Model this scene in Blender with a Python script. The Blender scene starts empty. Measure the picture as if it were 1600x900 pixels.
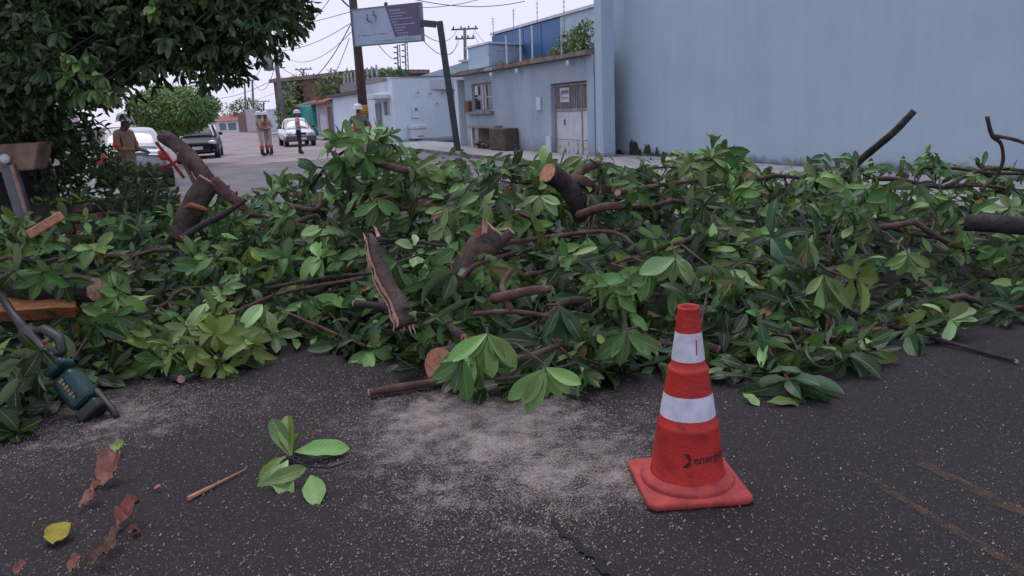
import bpy, bmesh, math, random
import numpy as np
from mathutils import Vector, Matrix, Quaternion, noise

random.seed(7)
RNG = np.random.default_rng(7)
PI = math.pi
SC = bpy.context.scene
COL = SC.collection

# ------------------------------------------------------------------ camera, sky, sun, exposure
FPX, PITCH, ROLL, CAMH = 1210.0, math.atan(281 / 1210.0), -0.045, 1.53
cam_data = bpy.data.cameras.new('camera')
cam_data.sensor_fit = 'HORIZONTAL'
cam_data.sensor_width = 36.0
cam_data.lens = FPX / 1600.0 * 36.0
cam_data.clip_start = 0.05
cam_data.clip_end = 2000.0
cam = bpy.data.objects.new('camera', cam_data)
COL.objects.link(cam)
CROT = Matrix.Rotation(PI / 2 - PITCH, 3, 'X') @ Matrix.Rotation(ROLL, 3, 'Z')
cam.matrix_world = Matrix.Translation((0, 0, CAMH)) @ CROT.to_4x4()
SC.camera = cam

world = bpy.data.worlds.new('World')
SC.world = world
world.use_nodes = True
wn = world.node_tree
wn.nodes.clear()
w_out = wn.nodes.new('ShaderNodeOutputWorld')
w_bg = wn.nodes.new('ShaderNodeBackground')
w_sky = wn.nodes.new('ShaderNodeTexSky')
w_sky.sky_type = 'NISHITA'
w_sky.sun_disc = False
SUN_EL, SUN_ROT = math.radians(66.0), math.radians(330.0)
w_sky.sun_elevation = SUN_EL
w_sky.sun_rotation = SUN_ROT
w_sky.dust_density = 2.0
w_mix = wn.nodes.new('ShaderNodeMix')
w_mix.data_type = 'RGBA'
w_mix.inputs[0].default_value = 0.93          # thin even cloud of dusk veils the clear sky
w_tc = wn.nodes.new('ShaderNodeTexCoord')
w_sep = wn.nodes.new('ShaderNodeSeparateXYZ')
w_ramp = wn.nodes.new('ShaderNodeValToRGB')
w_ramp.color_ramp.elements[0].position = 0.0
w_ramp.color_ramp.elements[0].color = (0.81, 0.795, 0.99, 1)
w_ramp.color_ramp.elements[1].position = 1.0
w_ramp.color_ramp.elements[1].color = (0.64, 0.70, 0.92, 1)
e = w_ramp.color_ramp.elements.new(0.30)
e.color = (0.75, 0.775, 1.0, 1)
w_noise = wn.nodes.new('ShaderNodeTexNoise')
w_noise.inputs['Scale'].default_value = 2.2
w_noise.inputs['Detail'].default_value = 3.0
w_map = wn.nodes.new('ShaderNodeMapping')
w_map.inputs['Scale'].default_value = (1, 1, 4)
w_ov = wn.nodes.new('ShaderNodeMix')
w_ov.data_type = 'RGBA'
w_ov.blend_type = 'SOFT_LIGHT'
w_ov.inputs[0].default_value = 0.4
w_sc = wn.nodes.new('ShaderNodeVectorMath')
w_sc.operation = 'SCALE'
w_sc.inputs['Scale'].default_value = 10.0
wl = wn.links.new
wl(w_tc.outputs['Generated'], w_sep.inputs[0])
wl(w_sep.outputs['Z'], w_ramp.inputs[0])
wl(w_tc.outputs['Generated'], w_map.inputs[0])
wl(w_map.outputs[0], w_noise.inputs['Vector'])
wl(w_ramp.outputs[0], w_ov.inputs[6])
wl(w_noise.outputs['Fac'], w_ov.inputs[7])
wl(w_ov.outputs[2], w_sc.inputs[0])
wl(w_sky.outputs[0], w_mix.inputs[6])
wl(w_sc.outputs[0], w_mix.inputs[7])
wl(w_mix.outputs[2], w_bg.inputs[0])
w_bg.inputs[1].default_value = 0.1
wl(w_bg.outputs[0], w_out.inputs[0])

sun_data = bpy.data.lights.new('sun', 'SUN')
sun_data.energy = 1.3
sun_data.angle = math.radians(40)
sun_data.color = (1.0, 0.93, 0.86)
sun = bpy.data.objects.new('sun', sun_data)
COL.objects.link(sun)
# same direction as the sky's sun
_sd = Vector((math.sin(SUN_ROT) * math.cos(SUN_EL), math.cos(SUN_ROT) * math.cos(SUN_EL), math.sin(SUN_EL)))
sun.rotation_euler = _sd.to_track_quat('Z', 'Y').to_euler()

SC.view_settings.view_transform = 'Standard'
SC.view_settings.look = 'None'
SC.view_settings.exposure = 0.13
SC.view_settings.gamma = 1.0
SC.view_settings.use_curve_mapping = False
SC.render.engine = 'CYCLES'
SC.cycles.use_denoising = True
SC.cycles.filter_width = 1.5
SC.cycles.max_bounces = 6
SC.cycles.diffuse_bounces = 2
SC.cycles.transparent_max_bounces = 8

# ------------------------------------------------------------------ helpers: measuring the place
def ray(px, py):
    return CROT @ Vector(((px - 800) / FPX, (450 - py) / FPX, -1.0))
def G(px, py, z=0.0):
    r = ray(px, py); t = (z - CAMH) / r.z
    return Vector((r.x * t, r.y * t, z))
def P(px, py, Y):
    r = ray(px, py); t = Y / r.y
    return Vector((r.x * t, Y, CAMH + r.z * t))
CINV = CROT.transposed()
def proj(p):
    d = CINV @ (Vector(p) - Vector((0, 0, CAMH)))
    return 800 + FPX * d.x / -d.z, 450 - FPX * d.y / -d.z
SU = Vector((-0.385, 0.923, 0)).normalized()     # along the street, away
SN = Vector((-SU.y, SU.x, 0))                    # across the street, to the left
SO = Vector((0.6, 21.6, 0))                      # a point on the right kerb
def U(t, w, z=0.0):
    p = SO + SU * t + SN * w
    return Vector((p.x, p.y, z))

# ------------------------------------------------------------------ helpers: materials
MATS = {}
def mat(name, c1, c2=None, scale=8.0, rough=0.7, bump=0.0, bscale=None, detail=4.0, metallic=0.0, spec=0.5, lo=0.35, hi=0.65, stretch=None, coat=0.0):
    if name in MATS:
        return MATS[name]
    m = bpy.data.materials.new(name); m.use_nodes = True
    nt = m.node_tree; b = nt.nodes['Principled BSDF']
    b.inputs['Roughness'].default_value = rough
    b.inputs['Metallic'].default_value = metallic
    b.inputs['Specular IOR Level'].default_value = spec
    b.inputs['Coat Weight'].default_value = coat
    tc = nt.nodes.new('ShaderNodeTexCoord')
    vec = tc.outputs['Object']
    if stretch:
        mp = nt.nodes.new('ShaderNodeMapping'); mp.inputs['Scale'].default_value = stretch
        nt.links.new(vec, mp.inputs[0]); vec = mp.outputs[0]
    if c2 is None:
        c2 = tuple(x * 0.8 for x in c1)
    n = nt.nodes.new('ShaderNodeTexNoise'); n.inputs['Scale'].default_value = scale; n.inputs['Detail'].default_value = detail
    nt.links.new(vec, n.inputs['Vector'])
    r = nt.nodes.new('ShaderNodeValToRGB')
    r.color_ramp.elements[0].position = lo; r.color_ramp.elements[0].color = (*c2, 1)
    r.color_ramp.elements[1].position = hi; r.color_ramp.elements[1].color = (*c1, 1)
    nt.links.new(n.outputs['Fac'], r.inputs[0]); nt.links.new(r.outputs[0], b.inputs['Base Color'])
    if bump:
        n2 = nt.nodes.new('ShaderNodeTexNoise'); n2.inputs['Scale'].default_value = bscale or scale * 3; n2.inputs['Detail'].default_value = 6
        nt.links.new(vec, n2.inputs['Vector'])
        bp = nt.nodes.new('ShaderNodeBump'); bp.inputs['Strength'].default_value = bump; bp.inputs['Distance'].default_value = 0.02
        nt.links.new(n2.outputs['Fac'], bp.inputs['Height']); nt.links.new(bp.outputs[0], b.inputs['Normal'])
    MATS[name] = m
    return m

class NT:
    """small node-graph helper"""
    def __init__(self, m):
        self.m = m; self.nt = m.node_tree; self.L = self.nt.links.new
        self.b = self.nt.nodes['Principled BSDF']
    def n(self, t, **kw):
        x = self.nt.nodes.new('ShaderNode' + t)
        for k, v in kw.items():
            setattr(x, k, v)
        return x
    def val(self, sock, v):
        if hasattr(v, 'is_output'):
            self.L(v, sock)
        else:
            sock.default_value = v
    def math(self, op, a, b=0.0, c=0.0, clamp=False):
        x = self.n('Math', operation=op); x.use_clamp = clamp
        self.val(x.inputs[0], a); self.val(x.inputs[1], b)
        if op in ('MULTIPLY_ADD', 'SMOOTH_MIN'): self.val(x.inputs[2], c)
        return x.outputs[0]
    def noise(self, vec, scale, detail=4.0, rough=0.5):
        x = self.n('TexNoise'); x.inputs['Scale'].default_value = scale; x.inputs['Detail'].default_value = detail
        x.inputs['Roughness'].default_value = rough
        if vec is not None: self.L(vec, x.inputs['Vector'])
        return x.outputs['Fac']
    def ramp(self, f, stops):
        x = self.n('ValToRGB'); cr = x.color_ramp
        cr.elements[0].position, cr.elements[0].color = stops[0][0], (*stops[0][1], 1)
        cr.elements[1].position, cr.elements[1].color = stops[-1][0], (*stops[-1][1], 1)
        for p, c in stops[1:-1]:
            e = cr.elements.new(p); e.color = (*c, 1)
        self.L(f, x.inputs[0]); return x.outputs[0]
    def mix(self, f, a, b, blend='MIX'):
        x = self.n('Mix', data_type='RGBA', blend_type=blend)
        self.val(x.inputs[0], f)
        for s, v in ((x.inputs[6], a), (x.inputs[7], b)):
            if hasattr(v, 'is_output'): self.L(v, s)
            else: s.default_value = (*v, 1)
        return x.outputs[2]
    def bump(self, h, strength=0.3, dist=0.01):
        x = self.n('Bump'); x.inputs['Strength'].default_value = strength; x.inputs['Distance'].default_value = dist
        self.L(h, x.inputs['Height']); self.L(x.outputs[0], self.b.inputs['Normal'])
def newmat(name):
    m = bpy.data.materials.new(name); m.use_nodes = True; MATS[name] = m
    return m, NT(m)

# ------------------------------------------------------------------ helpers: meshes
class MB:
    """collects shapes for ONE mesh"""
    def __init__(self):
        self.v, self.f, self.mi = [], [], []
    def add(self, vs, fs, mi=0):
        o = len(self.v)
        self.v += [tuple(x) for x in vs]
        self.f += [tuple(i + o for i in f) for f in fs]
        self.mi += [mi] * len(fs)
        return self
    def box(self, c, s, rz=0.0, mi=0, M=None):
        hx, hy, hz = s[0] / 2, s[1] / 2, s[2] / 2
        vs = [Vector((x * hx, y * hy, z * hz)) for x in (-1, 1) for y in (-1, 1) for z in (-1, 1)]
        R = M if M is not None else Matrix.Rotation(rz, 3, 'Z')
        vs = [R @ v + Vector(c) for v in vs]
        fs = [(0, 1, 3, 2), (4, 6, 7, 5), (0, 4, 5, 1), (2, 3, 7, 6), (0, 2, 6, 4), (1, 5, 7, 3)]
        return self.add(vs, fs, mi)
    def tube(self, pts, rad, n=8, caps=True, mi=0, capmi=None, rough=0.0, nz=0.0):
        pts = [Vector(p) for p in pts]
        if not hasattr(rad, '__len__'): rad = [rad] * len(pts)
        rings = []; up = None
        for i, p in enumerate(pts):
            t = (pts[min(i + 1, len(pts) - 1)] - pts[max(i - 1, 0)]).normalized()
            if up is None:
                up = t.orthogonal().normalized()
            up = (up - t * up.dot(t)).normalized()
            s = t.cross(up)
            ring = []
            for k in range(n):
                a = 2 * PI * k / n
                r = rad[i] * (1 + (random.uniform(-rough, rough) if rough else 0))
                dv = up * math.cos(a) + s * math.sin(a)
                if nz:
                    q = p + dv * r; r *= 1 + nz * (noise.noise(q * 9.0) + .7 * noise.noise(q * 23.0) + .5 * noise.noise(q * 60.0))
                ring.append(p + dv * r)
            rings.append(ring)
        vs = [v for r in rings for v in r]
        fs = []
        for i in range(len(rings) - 1):
            for k in range(n):
                a, b = i * n + k, i * n + (k + 1) % n
                fs.append((a, b, b + n, a + n))
        self.add(vs, fs, mi)
        if caps:
            cm = mi if capmi is None else capmi
            o = len(self.v) - len(vs)
            self.f.append(tuple(o + k for k in reversed(range(n)))); self.mi.append(cm)
            self.f.append(tuple(o + len(vs) - n + k for k in range(n))); self.mi.append(cm)
        return self
    def lathe(self, prof, c=(0, 0, 0), n=24, mi=0, cap=True):
        vs, fs = [], []
        for r, z in prof:
            for k in range(n):
                a = 2 * PI * k / n
                vs.append((c[0] + r * math.cos(a), c[1] + r * math.sin(a), c[2] + z))
        for i in range(len(prof) - 1):
            for k in range(n):
                a, b = i * n + k, i * n + (k + 1) % n
                fs.append((a, b, b + n, a + n))
        if cap:
            fs.append(tuple(reversed(range(n)))); fs.append(tuple((len(prof) - 1) * n + k for k in range(n)))
        return self.add(vs, fs, mi)
    def prism(self, poly, z0, z1, mi=0):
        n = len(poly)
        vs = [(p[0], p[1], z0) for p in poly] + [(p[0], p[1], z1) for p in poly]
        fs = [tuple(reversed(range(n))), tuple(range(n, 2 * n))] + [(k, (k + 1) % n, (k + 1) % n + n, k + n) for k in range(n)]
        return self.add(vs, fs, mi)
    def mesh(self, name, mats, smooth=False):
        me = bpy.data.meshes.new(name)
        me.from_pydata(self.v, [], self.f)
        for m in (mats if isinstance(mats, (list, tuple)) else [mats]):
            me.materials.append(m)
        me.polygons.foreach_set('material_index', self.mi)
        if smooth:
            me.polygons.foreach_set('use_smooth', [True] * len(self.f))
        me.update()
        return me
    def build(self, name, mats, parent=None, smooth=False, off=None):
        if off is not None:
            self.v = [(x - off[0], y - off[1], z - off[2]) for x, y, z in self.v]
        return link(name, self.mesh(name, mats, smooth), parent)

def link(name, data, parent=None, M=None):
    o = bpy.data.objects.new(name, data)
    COL.objects.link(o)
    if parent is not None: o.parent = parent
    if M is not None: o.matrix_basis = M
    return o
def tag(o, label, cat, group=None, kind=None):
    o['label'] = label; o['category'] = cat
    if group: o['group'] = group
    if kind: o['kind'] = kind
    return o
def thing(name, label, cat, loc=(0, 0, 0), rz=0.0, group=None):
    o = bpy.data.objects.new(name, None); COL.objects.link(o)
    o.location = loc; o.rotation_euler = (0, 0, rz); o.empty_display_size = 0.1
    return tag(o, label, cat, group)
def struct(o):
    o['kind'] = 'structure'; return o
def bevel(o, w=0.01, seg=2):
    m = o.modifiers.new('bevel', 'BEVEL'); m.width = w; m.segments = seg; m.limit_method = 'ANGLE'
    return o
def copy_tree(o, parent=None):
    c = o.copy(); COL.objects.link(c)
    if parent is not None: c.parent = parent
    for ch in o.children: copy_tree(ch, c)
    return c
class Face:
    """a vertical plane between two ground points; W(s, z, d) = along, up, out towards the street"""
    def __init__(self, A, B):
        self.A = Vector((A[0], A[1], 0)); B = Vector((B[0], B[1], 0))
        self.d = (B - self.A); self.L = self.d.length; self.d.normalize()
        self.n = Vector((self.d.y, -self.d.x, 0))
        if self.n.dot(-self.A) < 0: self.n = -self.n
    def W(self, s, z, d=0.0):
        return self.A + self.d * s + self.n * d + Vector((0, 0, z))
    def at(self, px, py):
        r = ray(px, py); o = Vector((0, 0, CAMH))
        t = self.n.dot(self.A - o) / self.n.dot(r); q = o + r * t
        return (q - self.A).dot(self.d), q.z
    def box(self, mb, s0, s1, z0, z1, d0, d1, mi=0):
        c = [self.W(s, z, d) for s in (s0, s1) for d in (d0, d1) for z in (z0, z1)]
        fs = [(0, 1, 3, 2), (4, 6, 7, 5), (0, 4, 5, 1), (2, 3, 7, 6), (0, 2, 6, 4), (1, 5, 7, 3)]
        mb.add(c, fs, mi); return mb
    def wall(self, mb, s0, s1, z0, z1, d0, d1, holes=(), mi=0):
        ss = sorted({s0, s1, *[h[0] for h in holes], *[h[1] for h in holes]})
        zs = sorted({z0, z1, *[h[2] for h in holes], *[h[3] for h in holes]})
        ok = lambda i, j: 0 <= i < len(ss) - 1 and 0 <= j < len(zs) - 1 and not any(h[0] - 1e-4 <= ss[i] and ss[i + 1] <= h[1] + 1e-4 and h[2] - 1e-4 <= zs[j] and zs[j + 1] <= h[3] + 1e-4 for h in holes)
        for i in range(len(ss) - 1):
            for j in range(len(zs) - 1):
                if not ok(i, j): continue
                a, b, c, d = ss[i], ss[i + 1], zs[j], zs[j + 1]
                q = lambda *p: [self.W(*x) for x in p]
                mb.add(q((a, c, d1), (b, c, d1), (b, d, d1), (a, d, d1)), [(0, 1, 2, 3)], mi)
                mb.add(q((a, c, d0), (b, c, d0), (b, d, d0), (a, d, d0)), [(3, 2, 1, 0)], mi)
                if not ok(i - 1, j): mb.add(q((a, c, d0), (a, c, d1), (a, d, d1), (a, d, d0)), [(0, 1, 2, 3)], mi)
                if not ok(i + 1, j): mb.add(q((b, c, d0), (b, c, d1), (b, d, d1), (b, d, d0)), [(3, 2, 1, 0)], mi)
                if not ok(i, j - 1): mb.add(q((a, c, d0), (b, c, d0), (b, c, d1), (a, c, d1)), [(0, 1, 2, 3)], mi)
                if not ok(i, j + 1): mb.add(q((a, d, d0), (b, d, d0), (b, d, d1), (a, d, d1)), [(3, 2, 1, 0)], mi)
        return mb

# ------------------------------------------------------------------ materials
def leaf_material(name, per_object=True, gloss=0.38):
    m, k = newmat(name)
    if per_object:
        oi = k.n('ObjectInfo'); rnd = oi.outputs['Random']; tint = oi.outputs['Color']
    else:
        at = k.n('Attribute'); at.attribute_name = 'tint'; tint = at.outputs['Color']
        rnd = at.outputs['Alpha']
    uv = k.n('UVMap'); sp = k.n('SeparateXYZ'); k.L(uv.outputs[0], sp.inputs[0])
    u = k.math('ABSOLUTE', k.math('SUBTRACT', sp.outputs[0], 0.5))
    v = sp.outputs[1]
    mid = k.math('LESS_THAN', u, 0.035)
    vein = k.math('SINE', k.math('MULTIPLY', k.math('SUBTRACT', v, k.math('MULTIPLY', u, 0.55)), 62.0))
    veinm = k.math('GREATER_THAN', vein, 0.86)
    bright = k.math('MULTIPLY_ADD', rnd, 0.85, 0.60)
    base = k.mix(1.0, tint, (1, 1, 1), 'MULTIPLY')
    hs = k.n('HueSaturation'); k.L(base, hs.inputs['Color'])
    k.L(k.math('MULTIPLY_ADD', rnd, 0.045, 0.478), hs.inputs['Hue']); k.L(bright, hs.inputs['Value'])
    tc = k.n('TexCoord'); nz = k.noise(tc.outputs['Object'], 26.0, 3.0)
    col = k.mix(k.math('MULTIPLY', nz, 0.3), hs.outputs[0], (0.055, 0.085, 0.03))
    col = k.mix(k.math('MULTIPLY', mid, 0.6), col, (0.24, 0.30, 0.13))
    col = k.mix(k.math('MULTIPLY', veinm, 0.22), col, (0.20, 0.27, 0.11))
    geo = k.n('NewGeometry')
    under = k.mix(0.55, col, (0.22, 0.31, 0.17))             # leaf undersides are paler and dull
    col = k.mix(geo.outputs['Backfacing'], col, under)
    k.L(col, k.b.inputs['Base Color'])
    k.L(k.math('MULTIPLY_ADD', geo.outputs['Backfacing'], 0.3, gloss), k.b.inputs['Roughness'])
    k.b.inputs['Specular IOR Level'].default_value = 0.34
    k.bump(k.math('ADD', k.math('MULTIPLY', vein, 0.25), k.math('MULTIPLY', mid, 1.0)), 0.25, 0.004)
    tr = k.n('BsdfTranslucent'); k.L(k.mix(0.4, col, (0.16, 0.26, 0.03)), tr.inputs['Color'])
    ms = k.n('MixShader'); ms.inputs[0].default_value = 0.18
    out = [x for x in k.nt.nodes if x.type == 'OUTPUT_MATERIAL'][0]
    k.L(k.b.outputs[0], ms.inputs[1]); k.L(tr.outputs[0], ms.inputs[2]); k.L(ms.outputs[0], out.inputs[0])
    return m
M_LEAF = leaf_material('leaf_green')
M_LEAFM = leaf_material('leaf_green_mass', False)
M_LEAFT = leaf_material('leaf_dull_mass', False, .62)
M_LEAFT.node_tree.nodes['Principled BSDF'].inputs['Specular IOR Level'].default_value = 0.22

def bark_material(name, c1, c2, c3):
    m, k = newmat(name)
    tc = k.n('TexCoord'); mp = k.n('Mapping'); mp.inputs['Scale'].default_value = (1, 1, 1)
    k.L(tc.outputs['Object'], mp.inputs[0])
    a = k.noise(mp.outputs[0], 9.0, 6.0, 0.65); b = k.noise(mp.outputs[0], 60.0, 4.0, 0.6)
    col = k.ramp(a, [(0.32, c2), (0.5, c1), (0.68, c3)])
    col = k.mix(k.math('MULTIPLY', b, 0.6), col, c2)
    k.L(col, k.b.inputs['Base Color']); k.b.inputs['Roughness'].default_value = 0.85
    k.bump(k.math('ADD', k.math('MULTIPLY', a, 2.0), b), 0.9, 0.012)
    return m
M_BARK = bark_material('bark_brown', (0.085, 0.052, 0.042), (0.022, 0.014, 0.014), (0.17, 0.10, 0.085))
M_BARKD = bark_material('bark_dark', (0.035, 0.026, 0.024), (0.010, 0.008, 0.008), (0.075, 0.058, 0.05))
M_BARKR = bark_material('bark_reddish', (0.12, 0.055, 0.045), (0.035, 0.018, 0.018), (0.22, 0.115, 0.095))
def wood_material(name, c1, c2, c3):
    m, k = newmat(name)
    tc = k.n('TexCoord')
    mp = k.n('Mapping'); mp.inputs['Scale'].default_value = (3.0, 14.0, 14.0); k.L(tc.outputs['Object'], mp.inputs[0])
    wv = k.noise(mp.outputs[0], 3.0, 6.0, 0.7)
    n = k.noise(tc.outputs['Object'], 30.0, 5.0)
    uvn = k.n('UVMap'); us = k.n('SeparateXYZ'); k.L(uvn.outputs[0], us.inputs[0])
    rg = k.math('SINE', k.math('MULTIPLY_ADD', us.outputs[0], 46.0, k.math('MULTIPLY', n, 7.0)))
    n = k.math('ADD', n, k.math('MULTIPLY', rg, .07))
    col = k.ramp(k.math('MULTIPLY_ADD', wv, 0.5, k.math('MULTIPLY', n, 0.5)), [(0.36, c2), (0.5, c1), (0.64, c3)])
    k.L(col, k.b.inputs['Base Color']); k.b.inputs['Roughness'].default_value = 0.8
    k.bump(n, 0.5, 0.006)
    return m
M_WOOD = wood_material('fresh_cut_wood', (0.42, 0.185, 0.11), (0.28, 0.11, 0.07), (0.52, 0.26, 0.16))
M_WOODP = wood_material('pale_split_wood', (0.46, 0.25, 0.19), (0.30, 0.14, 0.11), (0.56, 0.36, 0.28))
M_WOODO = wood_material('orange_split_wood', (0.26, 0.095, 0.035), (0.10, 0.035, 0.015), (0.40, 0.17, 0.07))
# ================================================================== THE SETTING
SPOTS = [(G(690, 650), .42, 1.0), (G(640, 700), .4, .8), (G(700, 760), .4, .75), (G(840, 830), .36, .6), (G(700, 860), .4, .5), (G(960, 740), .34, .9), (G(560, 660), .45, .6), (G(780, 780), .4, .6), (G(450, 620), .5, .55), (G(770, 690), .36, 1.0), (G(860, 735), .34, .95), (G(930, 690), .36, .8), (G(900, 800), .28, .6), (G(180, 650), .65, .75),
         (G(60, 700), .5, .6), (G(330, 640), .5, .55), (G(560, 600), .5, .5), (G(980, 650), .4, .6), (G(820, 650), .4, 1.0), (G(280, 620), .4, .6)]
def asphalt():
    m, k = newmat('wet_dark_asphalt')
    tc = k.n('TexCoord'); p = tc.outputs['Object']
    fine = k.noise(p, 210.0, 3.0, 0.7); mid = k.noise(p, 34.0, 5.0, 0.6); big = k.noise(p, 1.3, 5.0, 0.6)
    vor = k.n('TexVoronoi'); vor.inputs['Scale'].default_value = 95.0; k.L(p, vor.inputs['Vector'])
    col = k.ramp(fine, [(0.3, (0.012, 0.0098, 0.011)), (0.52, (0.028, 0.0222, 0.0262)), (0.75, (0.070, 0.057, 0.062))])
    col = k.mix(k.math('MULTIPLY', big, 0.75), col, (0.0145, 0.0115, 0.013))
    stone = k.math('MULTIPLY', k.math('LESS_THAN', vor.outputs['Distance'], 0.30), k.math('GREATER_THAN', k.noise(p, 61.0, 1.0), 0.55))
    col = k.mix(k.math('MULTIPLY', stone, 0.6), col, (0.15, 0.13, 0.14))
    redd = k.math('GREATER_THAN', k.noise(p, 7.0, 4.0, 0.7), 0.66)
    col = k.mix(k.math('MULTIPLY', redd, 0.35), col, (0.11, 0.035, 0.032))
    mask = None
    for c, r, s in SPOTS:                                  # sawdust spilled by the saw
        d = k.n('VectorMath', operation='DISTANCE'); k.L(p, d.inputs[0]); d.inputs[1].default_value = c
        g = k.math('MULTIPLY', k.math('SUBTRACT', 1.0, k.math('DIVIDE', d.outputs['Value'], r * 2.5), clamp=True), s)
        mask = g if mask is None else k.math('MAXIMUM', mask, g)
    grain = k.noise(p, 150.0, 4.0, 0.75); clump = k.noise(p, 9.0, 5.0, 0.65)
    mm = k.math('MULTIPLY', k.math('SUBTRACT', k.math('ADD', k.math('MULTIPLY', mask, 0.9), k.math('MULTIPLY', grain, 1.5)), k.math('MULTIPLY_ADD', clump, 0.9, 0.86)), 3.0, clamp=True)
    col = k.mix(k.math('MULTIPLY', mm, 0.8), col, (0.42, 0.355, 0.335))
    k.L(col, k.b.inputs['Base Color'])
    k.L(k.math('MULTIPLY_ADD', big, 0.25, 0.55), k.b.inputs['Roughness'])
    k.b.inputs['Specular IOR Level'].default_value = 0.22
    k.bump(k.math('ADD', k.math('MULTIPLY', fine, 0.6), k.math('MULTIPLY', mid, 1.0)), 0.9, 0.006)
    return m
M_ASPH = asphalt()
# near road: finely meshed, gently uneven; the rest a sheet to the horizon
mb = MB()
nx, ny = 60, 46
for j in range(ny + 1):
    for i in range(nx + 1):
        x = -9 + 18 * i / nx; y = 0.5 + 13.5 * j / ny
        ed = min(i, nx - i, j, ny - j) > 0
        mb.v.append((x, y, (noise.noise(Vector((x * .9, y * .9, 3))) * .012 - .004) if ed else 0.0))
for j in range(ny):
    for i in range(nx):
        a = j * (nx + 1) + i
        mb.f.append((a, a + 1, a + nx + 2, a + nx + 1)); mb.mi.append(0)
def rect_ring(mb, X0, X1, Y0, Y1, x0, x1, y0, y1):
    vs = [(X0, Y0, 0), (X1, Y0, 0), (X1, Y1, 0), (X0, Y1, 0), (x0, y0, 0), (x1, y0, 0), (x1, y1, 0), (x0, y1, 0)]
    mb.add(vs, [(0, 1, 5, 4), (1, 2, 6, 5), (2, 3, 7, 6), (3, 0, 4, 7)])
rect_ring(mb, -500, 500, -60, 900, -9, 9, .5, 14)
o = struct(mb.build('road', M_ASPH, smooth=True)); o['label'] = 'dark wet asphalt road strewn with sawdust'

def old_road():
    m, k = newmat('old_pinkish_paving')
    tc = k.n('TexCoord'); p = tc.outputs['Object']
    a = k.noise(p, 0.45, 6.0, 0.65); b = k.noise(p, 9.0, 5.0, 0.7)
    col = k.ramp(a, [(0.34, (0.17, 0.145, 0.155)), (0.5, (0.32, 0.25, 0.265)), (0.66, (0.42, 0.33, 0.345))])
    col = k.mix(k.math('MULTIPLY', b, 0.6), col, (0.20, 0.165, 0.17))
    k.L(col, k.b.inputs['Base Color']); k.b.inputs['Roughness'].default_value = 0.8
    k.bump(b, 0.8, 0.03)
    return m
mb = MB()
N = 24
edge = [U(9.5 + noise.noise(Vector((i * .7, 0, 5))) * 1.2, -0.02 + 10.0 * i / N, 0.006) for i in range(N + 1)]
far = [U(260, -0.02 + 10.0 * i / N, 0.006) for i in range(N + 1)]
mb.add(edge + far, [(i + 1, i, N + 1 + i, N + 2 + i) for i in range(N)])
struct(mb.build('street', old_road()))
M_PAVE = mat('pavement_concrete', (0.36, 0.36, 0.38), (0.22, 0.215, 0.23), 2.5, 0.85, 0.4, 30.0, 6.0)
M_KERB = mat('kerb_stone', (0.26, 0.25, 0.25), (0.13, 0.12, 0.12), 5, 0.85, 0.4, 40)
def strip(name, w0, w1, t0, t1, z0, z1, m):
    mb = MB(); n = 40
    for i in range(n):
        a, b = t0 + (t1 - t0) * i / n, t0 + (t1 - t0) * (i + 1) / n
        mb.prism([U(a, w0), U(b, w0), U(b, w1), U(a, w1)], z0, z1)
    return struct(mb.build(name, m))
mb = MB(); N = 20
mb.add([U(-4.5 + noise.noise(Vector((i * .9, 3, 5))) * 1.0, .05 + 9.9 * i / N, 0.003) for i in range(N + 1)] + [U(11.5, .05 + 9.9 * i / N, 0.003) for i in range(N + 1)], [(i + 1, i, N + 1 + i, N + 2 + i) for i in range(N)])
struct(mb.build('street', mat('worn_grey_asphalt', (.17, .155, .165), (.10, .092, .10), 1.2, .8, .5, 40, 6)))
strip('pavement', -2.9, -0.16, -26, 150, -.02, .10, M_PAVE)
strip('kerb', -0.155, 0.0, -26, 150, -.02, .105, M_KERB)
strip('pavement', 10.16, 13.2, -13, 190, -.02, .10, M_PAVE)
strip('kerb', 10.0, 10.155, -13, 190, -.02, .105, M_KERB)

# faded yellow lines
def faded_paint():
    m, k = newmat('faded_yellow_paint')
    tc = k.n('TexCoord'); p = tc.outputs['Object']
    k.b.inputs['Base Color'].default_value = (0.17, 0.085, 0.03, 1); k.b.inputs['Roughness'].default_value = 0.8
    tr = k.n('BsdfTransparent'); ms = k.n('MixShader')
    f = k.math('MULTIPLY', k.math('SUBTRACT', k.math('ADD', k.math('MULTIPLY', k.noise(p, 11.0, 5.0, 0.7), .6), k.math('MULTIPLY', k.noise(p, 130.0, 3.0, 0.7), .5)), 0.47), 4.0, clamp=True)
    f = k.math('MULTIPLY', f, 0.5)
    out = [x for x in k.nt.nodes if x.type == 'OUTPUT_MATERIAL'][0]
    k.L(f, ms.inputs[0]); k.L(tr.outputs[0], ms.inputs[1]); k.L(k.b.outputs[0], ms.inputs[2]); k.L(ms.outputs[0], out.inputs[0])
    return m
M_FADE = faded_paint()
for pa, pb, w in (((1340, 742), (1640, 915), .05), ((1440, 728), (1700, 850), .07)):
    a, b = G(*pa), G(*pb); d = (b - a).normalized(); s = Vector((-d.y, d.x, 0)) * w / 2
    mb = MB(); n = 14; vs = []
    for i in range(n + 1):
        p = a.lerp(b, i / n); h = Vector((0, 0, noise.noise(Vector((p.x * .9, p.y * .9, 3))) * .012 + .006))
        vs += [p + s * random.uniform(.6, 1.1) + h, p - s * random.uniform(.6, 1.1) + h]
    mb.add(vs, [(2 * i, 2 * i + 1, 2 * i + 3, 2 * i + 2) for i in range(n)])
    o = struct(mb.build('road_marking', M_FADE))
def gz(x, y):
    return noise.noise(Vector((x * .9, y * .9, 3))) * .012 - .004
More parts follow.
